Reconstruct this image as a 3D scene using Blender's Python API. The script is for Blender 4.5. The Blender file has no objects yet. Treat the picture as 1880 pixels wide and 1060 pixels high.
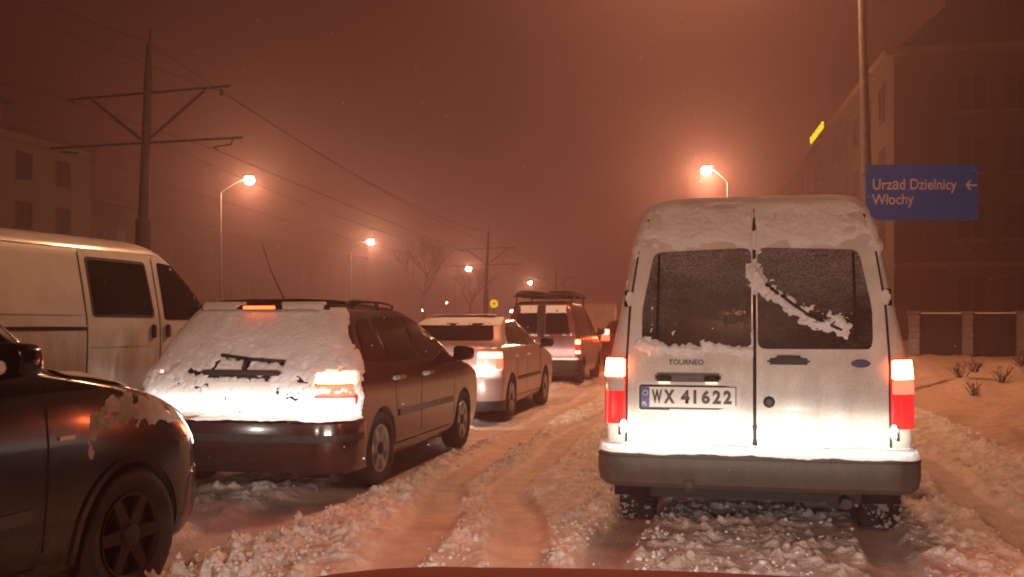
import bpy, bmesh, math, random
import numpy as np
from mathutils import Vector, Matrix
from mathutils.geometry import delaunay_2d_cdt

R = math.radians
sc = bpy.context.scene
COL = sc.collection
random.seed(7)

# ------------------------------------------------------------------ camera, world, exposure
CAM_H = 1.30
cam = bpy.data.objects.new('camera', bpy.data.cameras.new('camera')); COL.objects.link(cam); sc.camera = cam
cam.location = (0, 0, CAM_H); cam.rotation_euler = (R(90), 0, R(12.468))
cam.data.sensor_width = 36; cam.data.lens = 36*1800/1880; cam.data.shift_y = 66/1880
cam.data.clip_start = .05; cam.data.clip_end = 3000
w = bpy.data.worlds.new('World'); sc.world = w; w.use_nodes = True
nt = w.node_tree; nt.nodes.clear()
wo = nt.nodes.new('ShaderNodeOutputWorld'); add = nt.nodes.new('ShaderNodeAddShader')
sky = nt.nodes.new('ShaderNodeTexSky'); sky.sky_type = 'NISHITA'; sky.sun_disc = False
sky.sun_elevation = R(-9); sky.sun_rotation = R(200)
b1 = nt.nodes.new('ShaderNodeBackground'); b1.inputs[1].default_value = .05
nt.links.new(sky.outputs[0], b1.inputs[0])
tc = nt.nodes.new('ShaderNodeTexCoord'); sp = nt.nodes.new('ShaderNodeSeparateXYZ')
rp = nt.nodes.new('ShaderNodeValToRGB')                       # low cloud lit by the city, warm towards the horizon
nt.links.new(tc.outputs['Generated'], sp.inputs[0]); nt.links.new(sp.outputs[2], rp.inputs[0])
rp.color_ramp.elements[0].position = 0; rp.color_ramp.elements[0].color = (.150, .033, .019, 1)
rp.color_ramp.elements[1].position = .7; rp.color_ramp.elements[1].color = (.060, .0155, .0090, 1)
b2 = nt.nodes.new('ShaderNodeBackground'); b2.inputs[1].default_value = .38
nt.links.new(rp.outputs[0], b2.inputs[0])
nt.links.new(b1.outputs[0], add.inputs[0]); nt.links.new(b2.outputs[0], add.inputs[1]); nt.links.new(add.outputs[0], wo.inputs[0])
vs = sc.view_settings; vs.view_transform = 'Standard'; vs.look = 'None'; vs.exposure = 0; vs.gamma = 1; vs.use_curve_mapping = False
cy = sc.cycles
cy.use_denoising = True; cy.max_bounces = 5; cy.diffuse_bounces = 3; cy.glossy_bounces = 3; cy.volume_bounces = 1
cy.transmission_bounces = 2; cy.transparent_max_bounces = 6; cy.caustics_reflective = False; cy.caustics_refractive = False
cy.sample_clamp_indirect = 6; cy.filter_width = 1.9
SODIUM = (1.0, .43, .205)

# ------------------------------------------------------------------ materials
M = {}
def mat(name, col, rough=.5, metal=0, var=.0, vscale=4, bump=0, bscale=30, coat=0, emit=None, estr=0, col2=None, spec=.5, detail=6):
    m = bpy.data.materials.new(name); m.use_nodes = True; M[name] = m
    t = m.node_tree; b = t.nodes['Principled BSDF']
    b.inputs['Roughness'].default_value = rough; b.inputs['Metallic'].default_value = metal
    b.inputs['Specular IOR Level'].default_value = spec
    b.inputs['Base Color'].default_value = (*col, 1); b.inputs['Coat Weight'].default_value = coat
    b.inputs['Coat Roughness'].default_value = .12
    o = t.nodes.new('ShaderNodeTexCoord')
    if var or col2:
        n = t.nodes.new('ShaderNodeTexNoise'); n.inputs['Scale'].default_value = vscale; n.inputs['Detail'].default_value = detail
        t.links.new(o.outputs['Object'], n.inputs['Vector'])
        r = t.nodes.new('ShaderNodeValToRGB'); t.links.new(n.outputs['Fac'], r.inputs[0])
        r.color_ramp.elements[0].position = .35; r.color_ramp.elements[1].position = .65
        c2 = col2 if col2 else tuple(c*(1+var) for c in col)
        c1 = col if col2 else tuple(c*(1-var) for c in col)
        r.color_ramp.elements[0].color = (*c1, 1); r.color_ramp.elements[1].color = (*c2, 1)
        t.links.new(r.outputs[0], b.inputs['Base Color'])
        q = t.nodes.new('ShaderNodeMapRange'); q.inputs[3].default_value = max(.02, rough-.08); q.inputs[4].default_value = min(1, rough+.12)
        t.links.new(n.outputs['Fac'], q.inputs[0]); t.links.new(q.outputs[0], b.inputs['Roughness'])
    if bump:
        n2 = t.nodes.new('ShaderNodeTexNoise'); n2.inputs['Scale'].default_value = bscale; n2.inputs['Detail'].default_value = 5
        t.links.new(o.outputs['Object'], n2.inputs['Vector'])
        bp = t.nodes.new('ShaderNodeBump'); bp.inputs['Strength'].default_value = bump; bp.inputs['Distance'].default_value = .02
        t.links.new(n2.outputs['Fac'], bp.inputs['Height']); t.links.new(bp.outputs[0], b.inputs['Normal'])
    if emit:
        b.inputs['Emission Color'].default_value = (*emit, 1); b.inputs['Emission Strength'].default_value = estr
    return m
mat('van_white', (.62, .60, .57), .42, var=.10, vscale=7, coat=.25, bump=.06, bscale=60)
mat('transporter_white', (.66, .65, .61), .4, var=.08, vscale=3, coat=.4)
mat('wagon_paint', (.013, .003, .003), .20, vscale=6, coat=.7, col2=(.026, .009, .008))
mat('black_paint', (.0045, .0035, .0035), .22, var=.3, vscale=6, coat=.45, spec=.35)
mat('silver_red_glare', (.44, .29, .27), .34, metal=.25, var=.06, coat=.6)  # silver with the red veiling glare tinted into its base colour
mat('grey_red_glow', (.14, .055, .050), .3, metal=.3, var=.15, coat=.7)  # red glow of the queue's lamps tinted into the grey
mat('own_paint', (.34, .05, .03), .75, var=.1, coat=0, spec=.2)
mat('far_white', (.62, .61, .58), .6, var=.1)
mat('grey_plastic', (.068, .060, .056), .5, var=.18, vscale=9, bump=.15, bscale=120)
mat('black_plastic', (.018, .017, .017), .55, var=.3, vscale=12, bump=.1, bscale=90)
mat('gap', (.006, .006, .006), .8)
mat('rubber', (.009, .008, .008), .75, var=.4, vscale=14, bump=.3, bscale=60)
mat('alloy', (.42, .41, .40), .4, metal=.6, var=.2, vscale=9)
mat('steel_black', (.018, .015, .014), .5, metal=.3, var=.3)
mat('steel_dark', (.05, .047, .045), .55, metal=.5, var=.3)
mat('glass', (.010, .010, .011), .07, var=.2, spec=.6)
mat('snow', (.80, .80, .82), .85, var=.05, vscale=9, bump=.6, bscale=45, spec=.25)
mat('snow_dirty', (.42, .39, .36), .8, var=.2, vscale=8, bump=.7, bscale=40, spec=.3)
mat('red_lens', (.36, .012, .010), .18, coat=.6, emit=(1, .03, .03), estr=.8)
mat('clear_lens', (.60, .55, .52), .15, coat=.6)
mat('brake_lit', (.8, .2, .1), .3, emit=(1, .14, .040), estr=130)
mat('brake_lit_soft', (.8, .1, .06), .3, emit=(1, .11, .030), estr=40)
mat('high_brake', (.8, .2, .1), .3, emit=(1, .10, .02), estr=5)
mat('tail_lit', (.6, .03, .02), .3, emit=(1, .045, .025), estr=8)
mat('plate_white', (.70, .69, .66), .45, var=.04)
mat('plate_blue', (.03, .05, .24), .45)
mat('ink', (.012, .012, .012), .5)
mat('plate_lamp', (.9, .8, .6), .3, emit=(1, .72, .42), estr=1.6)
mat('chrome', (.55, .55, .55), .15, metal=1)
mat('sign_blue', (.003, .17, 1.0), .5, var=0, coat=0, spec=.15)
mat('sign_white', (.80, .80, .78), .4)
mat('pole_steel', (.15, .135, .125), .5, metal=.35, var=.2, vscale=6)
mat('pole_dark', (.035, .030, .028), .6, var=.3, vscale=6)
mat('wire', (.06, .05, .045), .6)
mat('lamp_lens', (.9, .7, .4), .3, emit=(1, .60, .30), estr=420)
mat('lamp_lens_far', (.9, .7, .4), .3, emit=(1, .62, .36), estr=900)
mat('lamp_white', (.9, .85, .8), .3, emit=(1, .72, .62), estr=90)
mat('neon_yellow', (.6, .5, .02), .4, emit=(1, .72, .015), estr=1.5)
mat('road_sign_yellow', (.8, .6, .02), .4, emit=(1, .58, .01), estr=1.1)  # faint emission stands in for light thrown back by the reflective face
mat('plaster_brown', (.078, .056, .045), .85, var=.12, vscale=.8, bump=.3, bscale=12)
mat('plaster_trim', (.17, .13, .10), .85, var=.1, vscale=1)
mat('plaster_grey', (.15, .125, .108), .85, var=.1, vscale=.6, bump=.2, bscale=9)
mat('dark_roof', (.05, .045, .042), .8, var=.2)
mat('window_dark', (.010, .009, .010), .5)
mat('window_frame', (.07, .058, .05), .6)
mat('brick_pale', (.20, .17, .15), .85, var=.2, vscale=8, bump=.4, bscale=25)
mat('fence_dark', (.012, .008, .008), .7, var=.3, vscale=6)
mat('bark', (.10, .08, .07), .9, var=.4, vscale=12)
mat('twig', (.045, .03, .024), .9)
mat('amber_lens', (.55, .22, .03), .25, coat=.5)
mat('headlamp_glass', (.75, .75, .72), .1, emit=(1, .95, .85), estr=3)

def grime(name, col, z0, z1, amt, sx=6):
    t = M[name].node_tree; b = t.nodes['Principled BSDF']; src = b.inputs['Base Color'].links[0].from_socket
    o = t.nodes.new('ShaderNodeTexCoord'); s = t.nodes.new('ShaderNodeSeparateXYZ'); t.links.new(o.outputs['Object'], s.inputs[0])
    mp = t.nodes.new('ShaderNodeMapping'); mp.inputs['Scale'].default_value = (sx, sx, sx*.22); t.links.new(o.outputs['Object'], mp.inputs[0])
    n = t.nodes.new('ShaderNodeTexNoise'); n.inputs['Scale'].default_value = 1; n.inputs['Detail'].default_value = 8; n.inputs['Roughness'].default_value = .65; t.links.new(mp.outputs[0], n.inputs['Vector'])
    n2 = t.nodes.new('ShaderNodeTexNoise'); n2.inputs['Scale'].default_value = 90; n2.inputs['Detail'].default_value = 3; t.links.new(o.outputs['Object'], n2.inputs['Vector'])
    z = t.nodes.new('ShaderNodeMapRange'); z.inputs[1].default_value = z0; z.inputs[2].default_value = z1; z.inputs[3].default_value = .42; z.inputs[4].default_value = -.30; t.links.new(s.outputs[2], z.inputs[0])
    a = t.nodes.new('ShaderNodeMath'); a.operation = 'ADD'; t.links.new(n.outputs['Fac'], a.inputs[0]); t.links.new(z.outputs[0], a.inputs[1])
    c = t.nodes.new('ShaderNodeMath'); c.operation = 'MULTIPLY_ADD'; t.links.new(n2.outputs['Fac'], c.inputs[0]); c.inputs[1].default_value = .5; t.links.new(a.outputs[0], c.inputs[2])
    r = t.nodes.new('ShaderNodeMapRange'); r.inputs[1].default_value = .60; r.inputs[2].default_value = 1.15; r.inputs[3].default_value = 0; r.inputs[4].default_value = amt; t.links.new(c.outputs[0], r.inputs[0])
    mx = t.nodes.new('ShaderNodeMix'); mx.data_type = 'RGBA'; t.links.new(r.outputs[0], mx.inputs[0]); t.links.new(src, mx.inputs[6]); mx.inputs[7].default_value = (*col, 1)
    t.links.new(mx.outputs[2], b.inputs['Base Color'])
grime('van_white', (.26, .22, .19), .5, 1.5, .75)
grime('transporter_white', (.24, .20, .17), .4, 1.2, .8)
grime('black_paint', (.055, .042, .036), .2, .85, .75)
grime('wagon_paint', (.040, .026, .022), .2, .8, .5)
grime('silver_red_glare', (.22, .17, .15), .2, .8, .6)
grime('rubber', (.10, .085, .078), .0, .1, .35, 20)
grime('grey_plastic', (.16, .14, .125), .3, .6, .6, 9)

def frosted_glass():
    m = bpy.data.materials.new('frosted_glass'); m.use_nodes = True; M['frosted_glass'] = m
    t = m.node_tree; b = t.nodes['Principled BSDF']; b.inputs['Specular IOR Level'].default_value = .12
    o = t.nodes.new('ShaderNodeTexCoord'); s = t.nodes.new('ShaderNodeSeparateXYZ'); t.links.new(o.outputs['Object'], s.inputs[0])
    n = t.nodes.new('ShaderNodeTexNoise'); n.inputs['Scale'].default_value = 3.2; n.inputs['Detail'].default_value = 9; n.inputs['Roughness'].default_value = .68
    mp = t.nodes.new('ShaderNodeMapping'); mp.inputs['Scale'].default_value = (1, 1, 2.2)
    t.links.new(o.outputs['Object'], mp.inputs[0]); t.links.new(mp.outputs[0], n.inputs['Vector'])
    z = t.nodes.new('ShaderNodeMapRange'); z.inputs[1].default_value = 1.17; z.inputs[2].default_value = 1.74; z.inputs[3].default_value = -.36; z.inputs[4].default_value = .24
    t.links.new(s.outputs[2], z.inputs[0])
    a = t.nodes.new('ShaderNodeMath'); a.operation = 'ADD'; t.links.new(n.outputs['Fac'], a.inputs[0]); t.links.new(z.outputs[0], a.inputs[1])
    r = t.nodes.new('ShaderNodeMapRange'); r.inputs[1].default_value = .26; r.inputs[2].default_value = .82; r.inputs[3].default_value = .05; r.inputs[4].default_value = .55
    t.links.new(a.outputs[0], r.inputs[0])
    f = t.nodes.new('ShaderNodeTexNoise'); f.inputs['Scale'].default_value = 80; f.inputs['Detail'].default_value = 2; t.links.new(mp.outputs[0], f.inputs['Vector'])
    fr = t.nodes.new('ShaderNodeMapRange'); fr.inputs[1].default_value = .35; fr.inputs[2].default_value = .65; fr.inputs[3].default_value = .35; fr.inputs[4].default_value = 1.6
    t.links.new(f.outputs['Fac'], fr.inputs[0])
    mu = t.nodes.new('ShaderNodeMath'); mu.operation = 'MULTIPLY'; mu.use_clamp = True; t.links.new(r.outputs[0], mu.inputs[0]); t.links.new(fr.outputs[0], mu.inputs[1])
    mx = t.nodes.new('ShaderNodeMix'); mx.data_type = 'RGBA'; t.links.new(mu.outputs[0], mx.inputs[0])
    mx.inputs[6].default_value = (.016, .012, .012, 1); mx.inputs[7].default_value = (.37, .34, .33, 1)
    t.links.new(mx.outputs[2], b.inputs['Base Color'])
    q = t.nodes.new('ShaderNodeMapRange'); q.inputs[2].default_value = .3; q.inputs[3].default_value = .10; q.inputs[4].default_value = .95
    t.links.new(mu.outputs[0], q.inputs[0]); t.links.new(q.outputs[0], b.inputs['Roughness'])
frosted_glass()

def ground_mat(name, packed, loose, dark):
    m = bpy.data.materials.new(name); m.use_nodes = True; M[name] = m
    t = m.node_tree; b = t.nodes['Principled BSDF']; b.inputs['Specular IOR Level'].default_value = .35
    o = t.nodes.new('ShaderNodeTexCoord')
    at = t.nodes.new('ShaderNodeAttribute'); at.attribute_name = 'packed'
    n = t.nodes.new('ShaderNodeTexNoise'); n.inputs['Scale'].default_value = 13; n.inputs['Detail'].default_value = 8; n.inputs['Roughness'].default_value = .7
    t.links.new(o.outputs['Object'], n.inputs['Vector'])
    r1 = t.nodes.new('ShaderNodeValToRGB'); r1.color_ramp.elements[0].position = .36; r1.color_ramp.elements[1].position = .62
    r1.color_ramp.elements[0].color = (*dark, 1); r1.color_ramp.elements[1].color = (*loose, 1); t.links.new(n.outputs['Fac'], r1.inputs[0])
    n2 = t.nodes.new('ShaderNodeTexNoise'); n2.inputs['Scale'].default_value = 4; n2.inputs['Detail'].default_value = 6
    t.links.new(o.outputs['Object'], n2.inputs['Vector'])
    r2 = t.nodes.new('ShaderNodeValToRGB'); r2.color_ramp.elements[0].position = .3; r2.color_ramp.elements[1].position = .7
    r2.color_ramp.elements[0].color = (*[c*.72 for c in packed], 1); r2.color_ramp.elements[1].color = (*[c*1.15 for c in packed], 1); t.links.new(n2.outputs['Fac'], r2.inputs[0])
    mx = t.nodes.new('ShaderNodeMix'); mx.data_type = 'RGBA'; t.links.new(at.outputs['Fac'], mx.inputs[0])
    t.links.new(r1.outputs[0], mx.inputs[6]); t.links.new(r2.outputs[0], mx.inputs[7]); t.links.new(mx.outputs[2], b.inputs['Base Color'])
    q = t.nodes.new('ShaderNodeMapRange'); q.inputs[3].default_value = .85; q.inputs[4].default_value = .42
    t.links.new(at.outputs['Fac'], q.inputs[0]); t.links.new(q.outputs[0], b.inputs['Roughness'])
    n3 = t.nodes.new('ShaderNodeTexNoise'); n3.inputs['Scale'].default_value = 45; n3.inputs['Detail'].default_value = 6
    t.links.new(o.outputs['Object'], n3.inputs['Vector'])
    bp = t.nodes.new('ShaderNodeBump'); bp.inputs['Strength'].default_value = .7; bp.inputs['Distance'].default_value = .02
    t.links.new(n3.outputs['Fac'], bp.inputs['Height']); t.links.new(bp.outputs[0], b.inputs['Normal'])
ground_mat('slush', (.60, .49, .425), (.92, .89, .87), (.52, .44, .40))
ground_mat('bank_snow', (.40, .27, .20), (.64, .47, .37), (.48, .34, .26))  # red of the sodium and brake lamps tinted into the snow colour

# ------------------------------------------------------------------ helpers
def vnoise(x, y, seed=0):
    x = np.asarray(x, float); y = np.asarray(y, float)
    ix = np.floor(x).astype(np.int64); iy = np.floor(y).astype(np.int64); fx = x-ix; fy = y-iy
    fx = fx*fx*(3-2*fx); fy = fy*fy*(3-2*fy)
    def h(a, b):
        n = (a*374761393 + b*668265263 + seed*974634541) & 0xffffffff
        n = ((n ^ (n >> 13))*1274126177) & 0xffffffff
        n = n ^ (n >> 16)
        return (n & 0xffff)/65535.0
    return (h(ix, iy)*(1-fx)+h(ix+1, iy)*fx)*(1-fy)+(h(ix, iy+1)*(1-fx)+h(ix+1, iy+1)*fx)*fy
def fbm(x, y, o=4, seed=0):
    a = .5; s = 0; t = 0
    for i in range(o):
        s = s+a*vnoise(x*2**i+i*17.3, y*2**i-i*9.1, seed+i); t += a; a *= .55
    return s/t
def link(name, me, m=None, parent=None, smooth=False, ang=None):
    o = bpy.data.objects.new(name, me); COL.objects.link(o)
    if m: me.materials.append(M[m])
    if parent: o.parent = parent
    if smooth and len(me.polygons): me.polygons.foreach_set('use_smooth', [True]*len(me.polygons))
    if ang:
        bm = bmesh.new(); bm.from_mesh(me)
        for e in bm.edges:
            if len(e.link_faces) == 2 and e.calc_face_angle(0) > R(ang): e.smooth = False
        bm.to_mesh(me); bm.free()
    return o
def mesh(name, V, Fc, m=None, parent=None, smooth=False, ang=None):
    me = bpy.data.meshes.new(name); me.from_pydata([tuple(map(float, v)) for v in V], [], [tuple(int(i) for i in f) for f in Fc]); me.update()
    return link(name, me, m, parent, smooth, ang)
def empty(name, loc=(0, 0, 0), rz=0, parent=None):
    o = bpy.data.objects.new(name, None); COL.objects.link(o); o.location = loc; o.rotation_euler = (0, 0, rz)
    if parent: o.parent = parent
    return o
def tag(o, label=None, cat=None, group=None, kind=None):
    if label: o['label'] = label
    if cat: o['category'] = cat
    if group: o['group'] = group
    if kind: o['kind'] = kind
    return o
class B:
    """collects simple shapes into one mesh"""
    def __init__(s): s.V = []; s.F = []
    def quad(s, pts):
        n = len(s.V); s.V += [tuple(p) for p in pts]; s.F.append(tuple(range(n, n+len(pts)))); return s
    def box(s, x0, y0, z0, x1, y1, z1, bev=0):
        n = len(s.V)
        if not bev:
            s.V += [(x0, y0, z0), (x1, y0, z0), (x1, y1, z0), (x0, y1, z0), (x0, y0, z1), (x1, y0, z1), (x1, y1, z1), (x0, y1, z1)]
            s.F += [tuple(n+i for i in f) for f in ((0, 3, 2, 1), (4, 5, 6, 7), (0, 1, 5, 4), (1, 2, 6, 5), (2, 3, 7, 6), (3, 0, 4, 7))]
            return s
        bm = bmesh.new(); bmesh.ops.create_cube(bm, size=1)
        for v in bm.verts: v.co = Vector(((x0+x1)/2+v.co.x*(x1-x0), (y0+y1)/2+v.co.y*(y1-y0), (z0+z1)/2+v.co.z*(z1-z0)))
        bmesh.ops.bevel(bm, geom=bm.edges[:], offset=bev, segments=2, affect='EDGES')
        bm.verts.index_update()
        s.V += [tuple(v.co) for v in bm.verts]; s.F += [tuple(n+v.index for v in f.verts) for f in bm.faces]; bm.free()
        return s
    def tube(s, pts, rads, seg=8, cap=True):
        pts = [Vector(p) for p in pts]
        if not hasattr(rads, '__len__'): rads = [rads]*len(pts)
        n0 = len(s.V)
        for i, p in enumerate(pts):
            d = (pts[min(i+1, len(pts)-1)]-pts[max(i-1, 0)]).normalized()
            u = d.orthogonal().normalized() if i == 0 else (u-d*u.dot(d)).normalized()
            v = d.cross(u)
            for k in range(seg):
                a = 2*math.pi*k/seg
                s.V.append(tuple(p+(u*math.cos(a)+v*math.sin(a))*rads[i]))
        for i in range(len(pts)-1):
            for k in range(seg):
                a = n0+i*seg+k; b = n0+i*seg+(k+1) % seg
                s.F.append((a, b, b+seg, a+seg))
        if cap:
            s.F.append(tuple(range(n0+seg-1, n0-1, -1))); e = n0+(len(pts)-1)*seg; s.F.append(tuple(range(e, e+seg)))
        return s
    def lathe(s, prof, axis='x', origin=(0, 0, 0), seg=28):
        """prof: (along axis, radius)"""
        n0 = len(s.V); ox, oy, oz = origin
        for (h, r) in prof:
            for k in range(seg):
                a = 2*math.pi*k/seg; c, q = r*math.cos(a), r*math.sin(a)
                s.V.append((ox+h, oy+c, oz+q) if axis == 'x' else ((ox+c, oy+h, oz+q) if axis == 'y' else (ox+c, oy+q, oz+h)))
        for i in range(len(prof)-1):
            for k in range(seg):
                a = n0+i*seg+k; b = n0+i*seg+(k+1) % seg
                s.F.append((a, b, b+seg, a+seg))
        return s
    def build(s, name, m, parent=None, smooth=False, ang=None):
        return mesh(name, s.V, s.F, m, parent, smooth, ang)

def pchip(xk, yk, x):
    xk = np.asarray(xk, float); yk = np.asarray(yk, float); h = np.diff(xk); d = np.diff(yk)/h
    m = np.zeros_like(yk); m[0] = d[0]; m[-1] = d[-1]
    for i in range(1, len(xk)-1):
        if d[i-1]*d[i] > 0:
            w1 = 2*h[i]+h[i-1]; w2 = h[i]+2*h[i-1]; m[i] = (w1+w2)/(w1/d[i-1]+w2/d[i])
    x = np.clip(np.asarray(x, float), xk[0], xk[-1]); i = np.clip(np.searchsorted(xk, x)-1, 0, len(xk)-2)
    t = (x-xk[i])/h[i]
    return ((1+2*t)*(1-t)**2*yk[i]+t*(1-t)**2*h[i]*m[i]+t*t*(3-2*t)*yk[i+1]+t*t*(t-1)*h[i]*m[i+1])

class Body:
    """a car shell: a rounded plan outline for every height.  rows: z, half width, rear y, front y, rear corner, front corner"""
    def __init__(s, rows, bulge=.04, bulge_f=.10, warp=None):
        s.k = np.array(rows, float); s.bulge = bulge; s.bf = bulge_f; s.warp = warp
    def g(s, c, z): return pchip(s.k[:, 0], s.k[:, c], z)
    def _w(s, P): return s.warp(P) if s.warp else P
    def per(s, a, z, off=0):
        """a: metres round the outline from the rear centre line (signed)"""
        a = np.asarray(a, float); z = np.asarray(z, float)+0*a; a = a+0*z; off = np.asarray(off, float)+0*a
        w, r, rc = s.g(1, z), s.g(2, z), s.g(4, z)
        sg = np.where(a < 0, -1., 1.); q = np.abs(a); flat = w-rc; arc = rc*math.pi/2
        b = s.bulge*np.minimum(q, flat)**2
        th = np.clip((q-flat)/rc, 0, math.pi/2)
        x = np.where(q <= flat, q, flat+rc*np.sin(th)); y = r+b+rc*(1-np.cos(th))+np.maximum(0, q-flat-arc)
        nx, ny = np.sin(th), -np.cos(th)
        return s._w(np.stack([sg*(x+nx*off), y+ny*off, z], -1))
    def rear(s, a, z, off=0): return s.per(a, z, off)
    def side(s, sgn):
        def f(y, z, off=0):
            y = np.asarray(y, float); z = np.asarray(z, float)
            w, r, fr, rc, fc = [s.g(i, z) for i in (1, 2, 3, 4, 5)]
            b = s.bulge*(w-rc)**2; t = np.clip((r+b+rc-y)/rc, 0, .999); x = w-rc*(1-np.sqrt(1-t*t))
            u = np.clip((y-(fr-s.bf*(w-fc)**2-fc))/fc, 0, .999); x = x-fc*(1-np.sqrt(1-u*u))
            return s._w(np.stack([sgn*(x+off), y+0*x, z+0*x], -1))
        return f
    def front(s, x, z, off=0):
        x = np.asarray(x, float); z = np.asarray(z, float)
        w, fr, fc = s.g(1, z), s.g(3, z), s.g(5, z); q = np.abs(x); flat = w-fc
        u = np.clip((q-flat)/fc, 0, .999)
        y = fr-s.bf*np.minimum(q, flat)**2-fc*(1-np.sqrt(1-u*u))
        return s._w(np.stack([x+0*y, y+off, z+0*y], -1))
    def hood(s, z0, z1):
        """(x, y) -> surface where the front profile slopes, found by inverting the front profile"""
        zs = np.linspace(z0, z1, 80); fs = s.g(3, zs)[::-1]; zr = zs[::-1]
        def f(x, y, off=0):
            x = np.asarray(x, float); y = np.asarray(y, float)
            w = s.g(1, .5*(z0+z1)); fc = s.g(5, .5*(z0+z1)); q = np.abs(x); u = np.clip((q-(w-fc))/fc, 0, .999)
            yy = y+s.bf*np.minimum(q, w-fc)**2+fc*(1-np.sqrt(1-u*u))
            z = np.interp(yy, fs, zr)
            P = np.stack([x+0*z, y+0*z, z], -1); P = s._w(P); P[..., 2] += off; return P
        return f
    def mesh(s, name, m, parent, arches=(), arch_r=.36, arch_z=.31, nside=34, under='black_plastic'):
        z0, z1 = s.k[0, 0], s.k[-1, 0]
        zs = np.unique(np.round(np.concatenate([np.linspace(z0, z1, 46), s.k[:, 0]]), 4))
        V = []; n = None
        for z in zs:
            w, r, fr, rc, fc = [float(s.g(i, z)) for i in (1, 2, 3, 4, 5)]
            flat = w-rc; pts = []
            for a in np.linspace(0, flat, 7): pts.append((a, r+s.bulge*a*a))
            yb = r+s.bulge*flat**2
            for th in np.linspace(0, math.pi/2, 7)[1:]: pts.append((flat+rc*math.sin(th), yb+rc*(1-math.cos(th))))
            ff = w-fc; yf = fr-s.bf*ff*ff
            ys = np.linspace(yb+rc, max(yf-fc, yb+rc+.05), nside)[1:]
            for y in ys: pts.append((w, y))
            ye = ys[-1]
            for th in np.linspace(0, math.pi/2, 7)[1:]: pts.append((ff+fc*math.cos(th), ye+fc*math.sin(th)))
            for a in np.linspace(ff, 0, 7)[1:]: pts.append((a, ye+fc+s.bf*(ff*ff-a*a)))
            full = pts+[(-x, y) for x, y in pts[-2:0:-1]]
            n = len(full); V += [(x, y, z) for x, y in full]
        P = s._w(np.array(V)); V = [tuple(p) for p in P]
        F = []
        for i in range(len(zs)-1):
            for k in range(n):
                a = i*n+k; b = i*n+(k+1) % n; F.append((a, b, b+n, a+n))
        for i, top in ((0, 0), (len(zs)-1, 1)):
            c = np.mean(P[i*n:(i+1)*n], 0); V.append(tuple(c)); ci = len(V)-1
            for k in range(n):
                a = i*n+k; b = i*n+(k+1) % n; F.append((a, b, ci) if top else (b, a, ci))
        o = mesh(name, V, F, m, parent)
        o.data.materials.append(M[under])
        if arches:
            cb = B(); mids = []
            W = float(np.max(s.k[:, 1]))
            cutters = []
            for y in arches:
                for sg in (-1, 1):
                    c = B(); x0, x1 = (W-.30, W+.3) if sg > 0 else (-W-.3, -W+.30); seg = 36
                    for x in (x0, x1):
                        for k in range(seg):
                            a = 2*math.pi*k/seg; c.V.append((x, y+arch_r*math.cos(a), arch_z+arch_r*math.sin(a)))
                    for k in range(seg): c.F.append((k, (k+1) % seg, seg+(k+1) % seg, seg+k))
                    c.F.append(tuple(range(seg-1, -1, -1))); c.F.append(tuple(range(seg, 2*seg)))
                    co = c.build('cutter', under); cutters.append(co)
                    bm = bmesh.new(); bm.from_mesh(co.data); bmesh.ops.recalc_face_normals(bm, faces=bm.faces[:]); bm.to_mesh(co.data); bm.free()
                    md = o.modifiers.new('arch', 'BOOLEAN'); md.operation = 'DIFFERENCE'; md.solver = 'EXACT'; md.object = co; md.material_mode = 'TRANSFER'
            bm = bmesh.new(); bm.from_mesh(o.data); bmesh.ops.recalc_face_normals(bm, faces=bm.faces[:]); bm.to_mesh(o.data); bm.free()
            keep = o.matrix_parent_inverse.copy(); par = o.parent; o.parent = None
            dg = bpy.context.evaluated_depsgraph_get(); dg.update()
            me = bpy.data.meshes.new_from_object(o.evaluated_get(dg)); old = o.data
            o.modifiers.clear(); o.data = me; o.parent = par; bpy.data.meshes.remove(old); me.name = name
            for c in cutters: d = c.data; bpy.data.objects.remove(c); bpy.data.meshes.remove(d)
        me = o.data
        for p in me.polygons: p.use_smooth = True
        bm = bmesh.new(); bm.from_mesh(me)
        for e in bm.edges:
            if len(e.link_faces) == 2 and e.calc_face_angle(0) > R(32): e.smooth = False
        bm.to_mesh(me); bm.free()
        return o

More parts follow.
